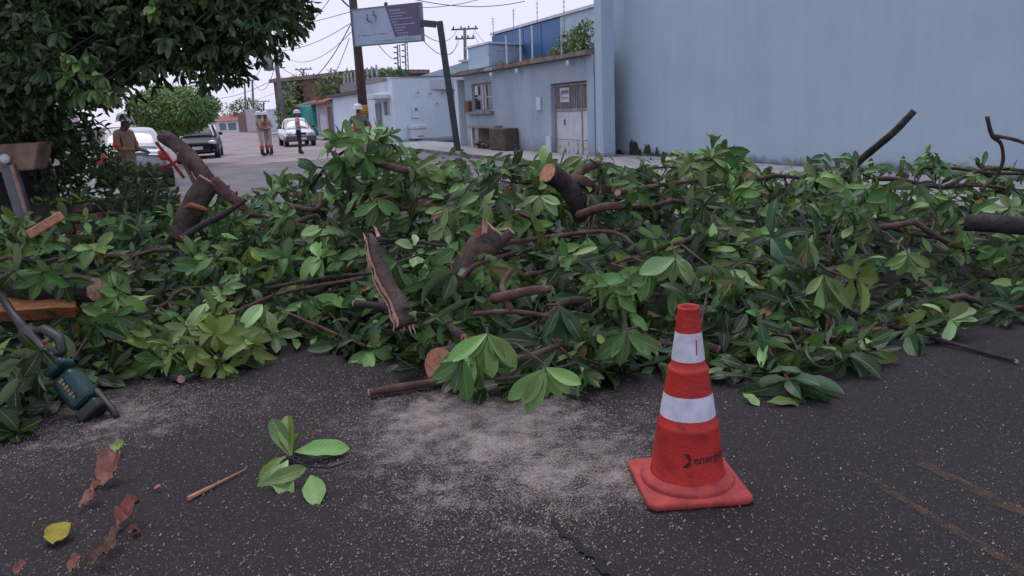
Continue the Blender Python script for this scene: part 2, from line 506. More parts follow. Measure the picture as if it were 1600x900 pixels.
# crack in the asphalt
crack = [(860, 812), (880, 838), (905, 850), (912, 862), (935, 878), (948, 905)]
mb = MB(); pts = []
for i in range(len(crack) - 1):
    a, b = G(*crack[i]), G(*crack[i + 1])
    for q in range(4):
        p = a.lerp(b, q / 4); pts.append(p + Vector((random.uniform(-.008, .008), random.uniform(-.008, .008), 0)))
vs = []
for p in pts:
    w = random.uniform(.005, .018); z = gz(p.x, p.y) + .009
    vs += [(p.x - w, p.y, z), (p.x + w, p.y + .004, z)]
mb.add(vs, [(2 * i, 2 * i + 1, 2 * i + 3, 2 * i + 2) for i in range(len(pts) - 1)])
struct(mb.build('road_crack', mat('crack_black', (0.009, 0.008, 0.009), None, 20, .9)))

# wood chips: nobody could count them
def chips():
    n0, n1 = 6500, 20000
    P0 = []
    while len(P0) < n0:
        q = G(random.uniform(-60, 1660), 520 + 420 * random.random() ** .8); P0.append((q.x, q.y))
    ws = [s * r for c, r, s in SPOTS]
    for _ in range(n1):
        c, r, s = random.choices(SPOTS, ws)[0]
        P0.append((c.x + random.gauss(0, r * .62), c.y + random.gauss(0, r * .55)))
    vs, fs, mi = [], [], []
    for x, y in P0:
        if y < 1.5: continue
        L = random.choice((.0016, .002, .0024, .003, .0045)) * random.uniform(.7, 1.2); w = L * random.uniform(.25, .7)
        if random.random() < .012: L *= 2.4
        a = random.uniform(0, PI); dx, dy = math.cos(a) * L, math.sin(a) * L; ex, ey = -math.sin(a) * w, math.cos(a) * w
        z = gz(x, y) + .0035; t = random.uniform(-.002, .003)
        o = len(vs)
        vs += [(x - dx - ex, y - dy - ey, z), (x + dx - ex, y + dy - ey, z + .002 + t), (x + dx + ex, y + dy + ey, z + .003 + t), (x - dx + ex, y - dy + ey, z + .001)]
        fs.append((o, o + 1, o + 2, o + 3)); mi.append(random.choices((0, 1, 2), (5, 3, 2))[0])
    me = bpy.data.meshes.new('wood_chips'); me.from_pydata(vs, [], fs)
    for m in (mat('chip_pale', (.235, .205, .195), None, 40, .8), mat('chip_tan', (.30, .20, .13), None, 40, .8), mat('chip_grey', (.20, .18, .19), None, 40, .8)):
        me.materials.append(m)
    me.polygons.foreach_set('material_index', mi)
    o = link('wood_chips', me)
    tag(o, 'pale wood chips and sawdust scattered over the dark asphalt', 'wood chips', kind='stuff')
chips()

# ================================================================== BUILDINGS, RIGHT SIDE
def wall_mat(name, c1, c2, dirt, zdirt=0.7, stain=0.5):
    m, k = newmat(name)
    tc = k.n('TexCoord'); p = tc.outputs['Object']
    sp = k.n('SeparateXYZ'); k.L(p, sp.inputs[0])
    a = k.noise(p, 0.7, 6.0, 0.6); b = k.noise(p, 6.0, 5.0, 0.6)
    mp = k.n('Mapping'); mp.inputs['Scale'].default_value = (5, 5, .25); k.L(p, mp.inputs[0])
    streak = k.noise(mp.outputs[0], 1.0, 4.0, 0.6)
    col = k.ramp(k.math('ADD', k.math('MULTIPLY', a, .65), k.math('MULTIPLY', streak, .35)), [(0.36, c2), (0.62, c1)])
    low = k.math('SUBTRACT', 1.0, k.math('DIVIDE', sp.outputs[2], zdirt), clamp=True)
    dm = k.math('MULTIPLY', k.math('SUBTRACT', k.math('ADD', k.math('MULTIPLY', low, .55), k.math('ADD', k.math('MULTIPLY', a, .35), k.math('MULTIPLY', b, .35))), 0.62), 5.0, clamp=True)
    col = k.mix(k.math('MULTIPLY', dm, stain), col, dirt)
    k.L(col, k.b.inputs['Base Color']); k.b.inputs['Roughness'].default_value = 0.85
    k.b.inputs['Specular IOR Level'].default_value = 0.25
    k.bump(k.math('ADD', b, k.noise(p, 45.0, 4.0, .7)), 0.35, 0.012)
    return m
M_BIG = wall_mat('big_wall_paint', (0.44, 0.535, 0.62), (0.39, 0.48, 0.565), (0.10, 0.095, 0.085), 0.55, 0.85)
M_GREY = wall_mat('grey_blue_render', (0.42, 0.495, 0.58), (0.32, 0.385, 0.46), (0.20, 0.19, 0.18), 1.1, 0.6)
M_PALE = wall_mat('pale_blue_render', (0.66, 0.76, 0.82), (0.60, 0.70, 0.77), (0.25, 0.27, 0.28), 0.4, 0.5)
M_PALE2 = wall_mat('pale_lilac_render', (0.52, 0.55, 0.64), (0.44, 0.47, 0.56), (0.2, 0.2, 0.2), 0.5, 0.6)
M_PINKW = wall_mat('pinkish_render', (0.50, 0.44, 0.47), (0.40, 0.35, 0.38), (0.2, 0.17, 0.16), 0.5, 0.6)
M_TEAL = mat('teal_paint', (0.015, 0.33, 0.31), (0.012, 0.26, 0.25), 2, .5)
M_TILE = mat('red_roof_tile', (0.36, 0.105, 0.085), (0.22, 0.07, 0.06), 4, .8, .5, 12)
M_DARKROOF = mat('grey_fibre_roof', (0.12, 0.12, 0.12), (0.06, 0.06, 0.06), 3, .9, .4)
M_WHITE = mat('white_paint', (0.72, 0.74, 0.76), (0.60, 0.62, 0.65), 3, .5)
M_OFFW = mat('chalky_white_paint', (0.62, 0.66, 0.70), (0.50, 0.53, 0.57), 2.5, .6)
M_DARKGL = mat('dark_glass', (0.03, 0.035, 0.045), (0.02, 0.022, 0.03), 2, .12)
M_VOID = mat('dim_interior', (0.045, 0.042, 0.045), None, 3, .9)
M_DKMET = mat('dark_grey_metal', (0.045, 0.05, 0.058), (0.03, 0.033, 0.04), 6, .5)
M_RUST = mat('rusty_steel', (0.22, 0.11, 0.07), (0.12, 0.06, 0.045), 9, .9, .5)
M_GATE = mat('weathered_gate_paint', (0.64, 0.66, 0.70), (0.52, 0.54, 0.58), 3, .6)
M_GATERUST = mat('rusted_gate_foot', (0.55, 0.54, 0.54), (0.24, 0.14, 0.10), 5, .8, 0, None, 5, 0, .5, .33, .46)
M_BARS = mat('tan_grille_bars', (0.34, 0.32, 0.31), (0.24, 0.215, 0.20), 5, .7)
M_FASC = mat('worn_fascia', (0.30, 0.235, 0.20), (0.15, 0.11, 0.095), 5, .9, .5, 20)
M_CONC = mat('raw_concrete', (0.30, 0.285, 0.27), (0.19, 0.175, 0.165), 4, .9, .4)
M_BRICKW = mat('raw_brick_wall', (0.23, 0.125, 0.095), (0.13, 0.075, 0.06), 3, .9, .6, 14)
M_BLUE = mat('blue_cladding', (0.04, 0.14, 0.32), (0.035, 0.12, 0.28), 1.5, .45)
M_BLUEL = mat('light_cladding', (0.42, 0.52, 0.60), (0.36, 0.46, 0.54), 1.5, .5)
M_MULL = mat('roof_ledge', (0.40, 0.41, 0.44), (0.30, 0.30, 0.33), 4, .8)

# the tall blank wall
FB = Face(G(986, 242, .1), G(1243, 258, .1))
t = thing('boundary_wall', 'tall blank pale blue-grey wall with a corner column and stained foot', 'wall', FB.W(0, 0))
mb = MB(); FB.wall(mb, FB.at(934, 200)[0], 17.5, -.05, 6.4, -.35, 0.0); mb.build('wall', M_BIG, t, off=t.location)
_fg = Face(G(728, 232), G(925, 249)); mb = MB(); _fg.box(mb, 10.97, 11.36, -.05, 6.5, -.34, .06); bevel(mb.build('column', M_BIG, t, off=t.location), .02)
mb = MB(); FB.box(mb, FB.at(934, 200)[0], 17.6, 6.4, 6.52, -.42, .06); mb.build('coping', M_OFFW, t, off=t.location)
mb = MB(); _s = FB.at(951, 200)[0]; FB.box(mb, _s, _s + .2, .10, 1.25, .004, .08); mb.build('cable_duct', M_CONC, t, off=t.location)
# flakes where the paint has come off at the foot
M_FLAKE = mat('bare_damp_plaster', (0.075, 0.06, 0.05), (0.03, 0.026, 0.024), 8, .95, .6, 30)
for (x0, x1, yt) in ((984, 1003, 212), (1006, 1022, 222), (1024, 1032, 228), (954, 962, 226), (1034, 1050, 236), (1052, 1100, 240), (965, 975, 232), (1150, 1175, 247)):
    a, za = FB.at(x0, 244); b, _ = FB.at(x1, 244); _, zt = FB.at((x0 + x1) / 2, yt)
    mb = MB(); n = 14; top = []
    for i in range(n + 1):
        u = i / n; top.append((a + (b - a) * u, .10 + max(.03, zt - .10) * (0.35 + .65 * math.sin(PI * min(1, u * 1.2 + .1)) ** .7) * random.uniform(.55, 1.0)))
    f = [FB.W(s, .08, .012) for s, z in top] + [FB.W(s, z, .012) for s, z in top]
    bk = [FB.W(s, .08, -.02) for s, z in top] + [FB.W(s, z, -.02) for s, z in top]
    mb.add(f + bk, [(i, i + 1, n + 2 + i, n + 1 + i) for i in range(n)] + [(n + 1 + i, n + 2 + i, 3 * n + 4 + i, 3 * n + 3 + i) for i in range(n)])
    mb.build('bare_plaster_patch', M_FLAKE, t, off=t.location)

# grey house with gate
FG = Face(G(728, 232), G(925, 249))
t = thing('low_house', 'low grey-blue house with barred gate, broken window and weedy roof edge', 'house', FG.W(0, 0))
OFF = t.location
gate = (8.05, 10.45, .05, 2.2); win = (1.02, 3.15, 1.46, 2.5); hole = (1.55, 5.4, .1, .85)
mb = MB(); FG.wall(mb, .25, 10.96, -.05, 2.86, -.22, 0, [gate, win, (1.15, 3.9, .10, .83)]); mb.build('wall', M_GREY, t, off=OFF)
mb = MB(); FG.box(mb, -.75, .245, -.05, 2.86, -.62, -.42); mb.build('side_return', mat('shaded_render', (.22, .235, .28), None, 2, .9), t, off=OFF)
mb = MB(); FG.box(mb, -1.15, -.755, -.05, 2.75, -.4, -.05); mb.build('end_pillar', M_PALE, t, off=OFF)
mb = MB(); FG.box(mb, .26, 10.74, -.05, 2.8, -2.2, -2.1); FG.box(mb, .26, .36, -.05, 2.8, -2.1, -.23); mb.build('inner_wall', M_VOID, t, off=OFF)
# roof edge: ledge and fascia, sagging slab
for i in range(12):
    s0 = -1.0 + i * .985; s1 = s0 + .985
    h = .10 + .035 * random.random()
    mb = MB(); FG.box(mb, s0, s1, 2.87, 2.87 + h, -min(2.6, .25 + .5 * (10.9 - s1)), .20 + .07 * random.random()); mb.build('roof_slab_piece', M_FASC if i != 4 else M_MULL, t, off=OFF)
mb = MB(); mb.prism([FG.W(-1, 0, -.15), FG.W(10.8, 0, -.15), FG.W(10.7, 0, -.3), FG.W(3.0, 0, -4.2), FG.W(-1, 0, -4.2)], 3.02, 3.07); mb.build('roof', M_DARKROOF, t, off=OFF)
# window: frame, mullions, broken panes
wf = MB(); s0, s1, z0, z1 = win
for a in (s0, s1 - .07): FG.box(wf, a, a + .07, z0, z1, -.15, -.08)
for z in (z0, z1 - .07): FG.box(wf, s0 + .07, s1 - .07, z, z + .07, -.15, -.08)
w = wf.build('window', M_BARS, t, off=OFF)
for a in (s0 + .95, s0 + 1.22): mb = MB(); FG.box(mb, a, a + .1, z0 + .07, z1 - .07, -.15, -.07); mb.build('mullion', M_OFFW, w)
for o in w.children: o.data.transform(Matrix.Translation(-OFF))
for a, b in ((s0 + .07, s0 + .94), (s0 + 1.33, s1 - .07)):
    for za, zb in ((z0 + .07, z0 + .5), (z0 + .53, z1 - .07)):
        mb = MB(); FG.box(mb, a, b, za, zb, -.125, -.115); mb.build('pane', M_DARKGL, w, off=OFF)
    mb = MB(); FG.box(mb, a, b, z0 + .5, z0 + .53, -.14, -.09); mb.build('glazing_bar', M_OFFW, w, off=OFF)
mb = MB(); FG.box(mb, s0 - .25, s1 + .12, z0 - .10, z0 - .002, -.1, .16); mb.build('sill', M_CONC, t, off=OFF)
mb = MB(); FG.box(mb, s0 - .5, s0 - .05, z0 - .05, z0 + .42, .01, .14); mb.build('broken_shutter', M_RUST, t, off=OFF)
mb = MB(); FG.box(mb, s0 + .2, s0 + .5, z0 + .62, z0 + .95, -.1, -.06); mb.build('paper_sheet', M_WHITE, t, off=OFF)
# dark low opening with masonry around it
mb = MB(); FG.box(mb, 1.1, 4.0, .84, .93, -.2, .30); mb.build('opening_lintel', M_CONC, t, off=OFF)
mb = MB(); FG.box(mb, 1.0, 1.14, -.05, .84, -.02, .12); mb.build('opening_jamb', M_OFFW, t, off=OFF)
mb = MB(); FG.box(mb, 1.9, 2.25, .10, .84, -.15, .28); mb.build('opening_pier', mat('pinkish_block', (.42, .36, .34), (.30, .25, .24), 5, .9, .4), t, off=OFF)
# gate: frame, bars, sheets, notice
g = MB(); s0, s1, z0, z1 = gate
for a in (s0, s0 + 1.72, s1 - .06): FG.box(g, a + .002, a + .058, z0, z1 - .02, -.20, -.13)
for z in (1.36, 2.10): FG.box(g, s0 + .06, s1 - .06, z, z + .08, -.205, -.125)
gt = g.build('gate', M_BARS, t, off=OFF)
bar = None
for i in range(21):
    s = s0 + .12 + i * .107
    if s > s1 - .1: break
    if abs(s - (s0 + 1.75)) < .06: continue
    mb = MB(); FG.box(mb, s - .019, s + .019, 1.441, 2.099, -.18, -.15); mb.build('bar', M_BARS, gt, off=OFF)
for a, b in ((s0 + .065, s0 + .88), (s0 + .89, s0 + 1.71), (s0 + 1.785, s1 - .065)):
    mb = MB(); FG.box(mb, a, b, .52, 1.355, -.185, -.15); mb.build('sheet_panel', M_GATE, gt, off=OFF)
    mb = MB(); FG.box(mb, a, b, .07, .505, -.19, -.152); mb.build('rusty_panel', M_GATERUST, gt, off=OFF)
mb = MB(); FG.box(mb, s0 + .62, s0 + .66, .95, 1.12, -.149, -.12); mb.build('handle', M_RUST, gt, off=OFF)
nb = MB(); FG.box(nb, s0 + .38, s0 + .98, 1.63, 2.06, -.149, -.135); nt_ = nb.build('notice_board', mat('notice_white', (.62, .56, .62), None, 3, .6), gt, off=OFF)
M_NPR = mat('notice_print', (.17, .18, .25), None, 3, .6); M_NPR2 = mat('notice_print_red', (.42, .26, .30), None, 3, .6)
mb = MB(); FG.box(mb, s0 + .45, s0 + .95, 1.88, 1.98, -.134, -.132); FG.box(mb, s0 + .41, s0 + .5, 1.84, 1.88, -.134, -.132); mb.build('print_line', M_NPR, gt, off=OFF)
mb = MB(); FG.box(mb, s0 + .43, s0 + .96, 1.73, 1.78, -.134, -.132); mb.build('print_line', M_NPR2, gt, off=OFF)
mb = MB(); FG.box(mb, 7.08, 7.38, 1.42, 1.83, .004, .06); bevel(mb.build('meter_box', M_OFFW, t, off=OFF), .01)
mb = MB(); FG.box(mb, 10.5, 10.9, .10, 2.86, .004, .06); mb.build('gate_pillar', M_GREY, t, off=OFF)
mb = MB(); FG.box(mb, 7.7, 8.03, .1, .62, .004, .05); mb.build('plinth_patch', M_OFFW, t, off=OFF)
for s in (3.6, 5.9, 9.6):
    mb = MB(); mb.lathe([(.03, 0), (.06, -.02), (.075, -.10), (.05, -.16), (.0, -.17)], FG.W(s, 2.8, .16), 10, 0, False); mb.build('lamp', M_WHITE, t, smooth=True, off=OFF)
# electric fence posts on the roof edge, each with its insulator arms
for i, (px, pyb, pyt) in enumerate(((792, 100, 55), (813, 84, 45), (832, 92, 40), (878, 85, 27))):
    s, zb = FG.at(px, pyb); _, zt = FG.at(px - 1, pyt)
    p = thing('fence_post', ('white electric-fence post at the far end of the low house roof', 'white electric-fence post, second along the low house roof', 'tall white electric-fence post above the middle of the low house roof', 'electric-fence post standing in the roof weeds by the tall wall')[i], 'fence post', FG.W(s, 3.0, 0), group='electric-fence posts on the low house roof')
    mb = MB(); mb.tube([(0, 0, 0), (0.01, 0, zt - 3.0)], .03, 6); mb.build('post', M_OFFW, p)
    for q in range(4):
        mb = MB(); mb.box((.0, -.05, (zt - 3.0) * (.35 + .2 * q)), (.035, .08, .035)); mb.build('insulator', M_WHITE, p)
# rubble and a crate-like brick box before the low opening
t = thing('rubble_box', 'broken brown brick box standing at the foot of the low house', 'masonry', FG.W(3.6, .1, .3))
mb = MB(); FG.box(mb, 4.02, 5.5, .1, .86, .02, .55); bevel(mb.build('box', mat('brown_brick_block', (.13, .085, .07), (.06, .045, .04), 6, .9, .7, 25), t, off=t.location), .05)
for q in range(9):
    c = FG.W(2.4 + .3 * (q % 5) + random.uniform(-.08, .08), .16 + .1 * (q // 3), .25 + random.uniform(-.1, .2))
    mb = MB(); mb.box(c, (.24, .13, .10), random.uniform(0, 3), M=Matrix.Rotation(random.uniform(0, 3), 3, 'Z') @ Matrix.Rotation(random.uniform(-.5, .5), 3, 'X')); bevel(mb.build('brick', mat('old_loose_brick', (.20, .13, .11), (.10, .07, .06), 6, .9, .6), t, off=t.location), .012)

# pale blue block with letter box
FW = Face(G(620, 225), G(713, 218))
t = thing('pale_house', 'pale blue windowless house wall with letter box and four round plaques', 'house', FW.W(0, 0)); OFF = t.location
pa, pb_ = FW.W(0, 0), FW.W(4.4, 0); poly = [pa, pb_, pb_ + SU * 5, pa + SU * .8 - SN * 1.2, pa + SU * .8]
mb = MB(); mb.prism(poly, -.05, 3.25); mb.build('wall', M_PALE, t, off=OFF)
pc = sum(poly, Vector()) / 5; mb = MB(); mb.prism([q + (q - pc).normalized() * .08 for q in poly], 3.252, 3.33); mb.build('coping', M_OFFW, t, off=OFF)
mb = MB(); FW.box(mb, -.02, 4.4, .05, .2, .003, .02); mb.build('skirting', M_PALE2, t, off=OFF)
for (px, py) in ((652, 146), (672, 147), (690, 147), (683, 163)):
    s, z = FW.at(px, py); mb = MB(); n = 16; c = [FW.W(s + .17 * math.cos(2 * PI * i / n), z + .17 * math.sin(2 * PI * i / n), .004) for i in range(n)]
    c2 = [FW.W(s + .17 * math.cos(2 * PI * i / n), z + .17 * math.sin(2 * PI * i / n), .022) for i in range(n)]
    mb.add(c + c2, [tuple(range(n, 2 * n))] + [(i, (i + 1) % n, (i + 1) % n + n, i + n) for i in range(n)])
    o = mb.build('round_plaque', M_WHITE, t, off=OFF)
    mb = MB(); FW.box(mb, s - .07, s + .09, z - .01, z + .03, .023, .026); FW.box(mb, s - .03, s + .05, z + .04, z + .08, .023, .026) ; mb.build('printed_mark', M_NPR, o, off=OFF)
s0, z1 = FW.at(642, 166); s1, z0 = FW.at(654, 184)
mb = MB(); FW.box(mb, s0, s1, z0, z1, .004, .14); o = bevel(mb.build('meter_box', M_WHITE, t, off=OFF), .015)
mb = MB(); FW.box(mb, s0 + .12, s0 + .30, z1 - .24, z1 - .1, .141, .15); mb.build('meter_glass', M_NPR, o, off=OFF)
s0, z1 = FW.at(637, 195); s1, z0 = FW.at(660, 217)
mb = MB(); FW.box(mb, s0, s1, z0 + .04, z1 - .24, .004, .42); o = bevel(mb.build('letter_box', M_WHITE, t, off=OFF), .03)
mb = MB(); FW.box(mb, s0 - .03, s1 + .03, z1 - .235, z1, .004, .48); bevel(mb.build('letter_box_lid', M_WHITE, o, off=OFF), .06)
mb = MB(); FW.box(mb, s0 + .28, s1 - .16, z0 + .14, z0 + .19, .421, .43); mb.build('slot', M_NPR, o, off=OFF)
mb = MB(); s, z = FW.at(620, 216); mb.tube([FW.W(s, z, .01), FW.W(s + .05, z + .02, .12), FW.W(s + .05, z - .12, .14)], .035, 6); mb.build('tap', M_DKMET, t, off=OFF)

# row of houses beyond, all on the facade line
FR = Face(U(75, -1.55), U(20, -1.55))
def sx(px, py=195): return FR.at(px, py)[0]
def row_house(px0, px1, ztop, wm, name, label, roofm, roofz=.12, over=.25, depth=7):
    a, b = sx(px0), sx(px1)
    t = thing(name, label, 'house', FR.W(a, 0)); OFF = t.location
    return t, OFF, a, b
# 1 house with ledge and doors
t, OFF, a, b = row_house(576, 614, 3, None, 'ledge_house', 'pale house with grey doors under a jutting white ledge beside the yellow-banded pole', None)
zt = 2.65
mb = MB(); FR.wall(mb, a, b - .02, -.05, zt, -.3, 0, [(a + (b - a) * .35, a + (b - a) * .62, .1, 2.1), (a + (b - a) * .70, a + (b - a) * .95, 1.45, 2.15)]); mb.build('wall', M_PALE, t, off=OFF)
mb = MB(); FR.box(mb, a + (b - a) * .35, a + (b - a) * .62, .1, 2.1, -.16, -.10); d = mb.build('door', mat('grey_door', (.24, .28, .34), None, 3, .5), t, off=OFF)
mb = MB(); FR.box(mb, a + (b - a) * .47, a + (b - a) * .49, .12, 2.08, -.099, -.08); mb.build('door_joint', M_DKMET, d, off=OFF)
mb = MB(); FR.box(mb, a + (b - a) * .70, a + (b - a) * .95, 1.45, 2.15, -.16, -.10); mb.build('window', mat('grey_window', (.16, .19, .24), None, 3, .25), t, off=OFF)
mb = MB(); FR.box(mb, a + 2, b + .1, 2.3, 2.48, .004, .9); mb.build('ledge', M_OFFW, t, off=OFF)
mb = MB(); FR.box(mb, a, b - .02, zt + .002, zt + .5, -7, -.02); mb.build('parapet', M_PALE2, t, off=OFF)
# 2 white-blue house behind the man
t, OFF, a, b = row_house(523, 576, 3, None, 'white_house', 'white-blue house front with dark roof edge behind the man by the pole', None)
mb = MB(); FR.wall(mb, a, b - .03, -.05, 2.75, -.3, 0); mb.build('wall', M_PALE, t, off=OFF)
mb = MB(); FR.box(mb, a, b - .03, 2.752, 2.95, -7, .3); mb.build('roof', M_DARKROOF, t, off=OFF)
mb = MB(); FR.box(mb, a, b - .03, 2.952, 3.6, -4, -.6); mb.build('parapet', M_CONC, t, off=OFF)
for q in range(9):
    s = a + .5 + q * (b - a - 1) / 8; mb = MB(); FR.box(mb, s - .06, s + .06, 3.602, 4.3, -.9, -.8); mb.build('parapet_post', M_MULL, t, off=OFF)
# 3 pinkish house, red tiles
t, OFF, a, b = row_house(496, 523, 3, None, 'pink_house', 'pinkish house with red tiled roof edge beside the teal gate', None)
mb = MB(); FR.wall(mb, a, b - .03, -.05, 2.55, -.3, 0, [(a + (b - a) * .1, a + (b - a) * .55, .1, 1.75), (a + (b - a) * .66, a + (b - a) * .95, .1, 2.2)]); mb.build('wall', M_PINKW, t, off=OFF)
mb = MB(); FR.box(mb, a + (b - a) * .1, a + (b - a) * .55, .1, 1.75, -.16, -.1); mb.build('garage_door', M_OFFW, t, off=OFF)
mb = MB(); FR.box(mb, a + (b - a) * .66, a + (b - a) * .95, .1, 2.2, -.16, -.1); mb.build('door', mat('brown_door', (.16, .10, .09), None, 3, .6), t, off=OFF)
mb = MB()
mb.add([FR.W(a - .2, 2.55, .6), FR.W(b, 2.55, .6), FR.W(b, 3.5, -3), FR.W(a - .2, 3.5, -3), FR.W(a - .2, 2.44, .6), FR.W(b, 2.44, .6), FR.W(b, 3.39, -3), FR.W(a - .2, 3.39, -3)], [(0, 1, 2, 3), (4, 7, 6, 5), (0, 4, 5, 1), (1, 5, 6, 2), (0, 3, 7, 4)]); mb.build('roof', M_TILE, t, off=OFF)
# 4 teal gate wall
t, OFF, a, b = row_house(477, 496, 3, None, 'teal_gate', 'bright teal metal gate with rounded top behind the white pickup', None)
t['category'] = 'gate'
mb = MB(); FR.box(mb, a, b - .05, .1, 2.5, -.2, .35); bevel(mb.build('gate_leaf', M_TEAL, t, off=OFF), .12)
mb = MB(); FR.box(mb, b - 1.6, b - .5, .1, 2.1, .352, .38); mb.build('door', mat('dark_teal_paint', (.012, .20, .21), None, 2, .5), t, off=OFF)
# 5 greyish house end
t, OFF, a, b = row_house(446, 477, 3, None, 'shed_house', 'grey house with sloping fibre roof left of the teal gate', None)
mb = MB(); FR.wall(mb, a, b - .05, -.05, 2.4, -.3, 0, [(b - 4, b - 2, .9, 2.0)]); mb.build('wall', M_PALE2, t, off=OFF)
mb = MB(); FR.box(mb, b - 4, b - 2, .9, 2.0, -.2, -.15); mb.build('window', M_DARKGL, t, off=OFF)
mb = MB(); mb.add([FR.W(a, 2.4, .7), FR.W(b, 2.4, .7), FR.W(b, 3.9, -5), FR.W(a, 3.9, -5), FR.W(a, 2.25, .7), FR.W(b, 2.25, .7), FR.W(b, 3.75, -5), FR.W(a, 3.75, -5)], [(0, 1, 2, 3), (4, 7, 6, 5), (0, 4, 5, 1), (1, 5, 6, 2), (0, 3, 7, 4)]); mb.build('roof', mat('tan_fibre_roof', (.22, .19, .16), (.14, .12, .10), 3, .9), t, off=OFF)

# unfinished brick upper storey behind the row
A, B = P(434, 190, 78), P(575, 190, 68)
F2 = Face(A, B)
t = thing('brick_building', 'unfinished brown brick storey with pale uprights above the row of houses', 'building', F2.W(0, 0)); OFF = t.location
zt = F2.at(436, 127)[1]; zm = F2.at(436, 137)[1]
mb = MB(); F2.wall(mb, 0, F2.L, -.05, zt - .1, -7, 0, [(.6, 3.4, .4, zm), (3.9, 5.0, .4, zm)]); mb.build('wall', M_BRICKW, t, off=OFF)
mb = MB(); F2.box(mb, -.3, F2.L + .2, zt - .098, zt + .25, -7.2, .3); mb.build('roof_slab', M_FASC, t, off=OFF)
for s in (1.2, 2.3, 3.0): mb = MB(); F2.box(mb, s, s + .28, .1, zm - .1, -.6, -.3); mb.build('upright', M_OFFW, t, off=OFF)
a, b = F2.at(500, 140)[0], F2.at(512, 140)[0]
mb = MB(); F2.box(mb, a, b, .1, F2.at(505, 138)[1], .02, .7); mb.build('brick_stack', mat('orange_brick', (.36, .12, .08), (.25, .08, .06), 5, .9, .5), t, off=OFF)
for px0, px1 in ((545, 560), (585, 614)):
    pass
# another raw storey right of the pole
F3 = Face(P(578, 190, 62), P(616, 190, 58))
t = thing('rooftop_storey', 'weathered rooftop storey with railings right of the yellow-banded pole', 'building', F3.W(0, 0)); OFF = t.location
zt = F3.at(600, 124)[1]
mb = MB(); F3.wall(mb, 0, F3.L + .6, -.05, zt - .9, -5, 0); mb.build('wall', M_PINKW, t, off=OFF)
for q in range(6): mb = MB(); s = q * (F3.L + .4) / 5; F3.box(mb, s, s + .2, zt - .898, zt, -.3, -.1); mb.build('railing_post', M_BRICKW, t, off=OFF)
mb = MB(); F3.box(mb, -.1, F3.L + .7, zt + .002, zt + .15, -.35, -.05); mb.build('rail', M_CONC, t, off=OFF)
# pale flat roofs behind the pale house
F4 = Face(P(662, 190, 56), P(790, 190, 52))
t = thing('hall', 'pale blue hall with low gable behind the sign post', 'building', F4.W(0, 0)); OFF = t.location
zl, zr = F4.at(665, 118)[1], F4.at(745, 95)[1]
mb = MB(); mb.add([F4.W(0, 0), F4.W(F4.L, 0), F4.W(F4.L, zr), F4.W(F4.L * .55, zr), F4.W(0, zl)] + [F4.W(0, 0, -9), F4.W(F4.L, 0, -9), F4.W(F4.L, zr, -9), F4.W(F4.L * .55, zr, -9), F4.W(0, zl, -9)],
       [(0, 1, 2, 3, 4), (4, 3, 8, 9), (3, 2, 7, 8), (0, 4, 9, 5), (1, 6, 7, 2)]); mb.build('wall', M_BLUEL, t, off=OFF)
mb = MB(); F4.box(mb, F4.L * .5, F4.L + .1, zr + .002, zr + .14, -9.2, .15); mb.build('roof_edge', M_OFFW, t, off=OFF)
# blue warehouse
F5 = Face(U(34, -11), U(6, -11))
a, za = F5.at(768, 52); b, zb = F5.at(876, 33); c, zc = F5.at(960, 12)
zt = (za + zb) / 2
t = thing('warehouse', 'dark blue clad warehouse with pale end rising behind the low house', 'warehouse', F5.W(a, 0)); OFF = t.location
mb = MB(); F5.box(mb, a, b, 0, zt, -14, 0); mb.build('blue_wall', M_BLUE, t, off=OFF)
mb = MB(); F5.box(mb, b + .01, c, 0, zt + .05, -13.9, -.02); mb.build('pale_wall', M_BLUEL, t, off=OFF)
mb = MB(); F5.box(mb, a - .05, c, zt + .055, zt + .2, -14.1, .1); mb.build('roof_trim', M_OFFW, t, off=OFF)
n = int((b - a) / 2.2)
for i in range(1, n):
    mb = MB(); s = a + (b - a) * i / n; F5.box(mb, s - .03, s + .03, 3, zt - .05, .002, .03); mb.build('cladding_rib', M_BLUE, t, off=OFF)
F6 = Face(P(737, 190, 47), P(769, 190, 46))
t = thing('pale_shed', 'small pale grey shed end between low house roof and blue warehouse', 'shed', F6.W(0, 0)); OFF = t.location
z0, z1 = F6.at(738, 76)[1], F6.at(767, 68)[1]
mb = MB(); mb.add([F6.W(0, 0), F6.W(F6.L, 0), F6.W(F6.L, z1), F6.W(0, z0), F6.W(0, 0, -5), F6.W(F6.L, 0, -5), F6.W(F6.L, z1, -5), F6.W(0, z0, -5)], [(0, 1, 2, 3), (3, 2, 6, 7), (0, 3, 7, 4), (1, 5, 6, 2)]); mb.build('wall', M_BLUEL, t, off=OFF)
mb = MB(); mb.add([F6.W(-.1, z0 + .01, .1), F6.W(F6.L + .1, z1 + .01, .1), F6.W(F6.L + .1, z1 + .12, .1), F6.W(-.1, z0 + .12, .1), F6.W(-.1, z0 + .01, -5), F6.W(F6.L + .1, z1 + .01, -5), F6.W(F6.L + .1, z1 + .12, -5), F6.W(-.1, z0 + .12, -5)], [(0, 1, 2, 3), (3, 2, 6, 7), (0, 3, 7, 4), (1, 5, 6, 2)]); mb.build('roof_edge', M_OFFW, t, off=OFF)

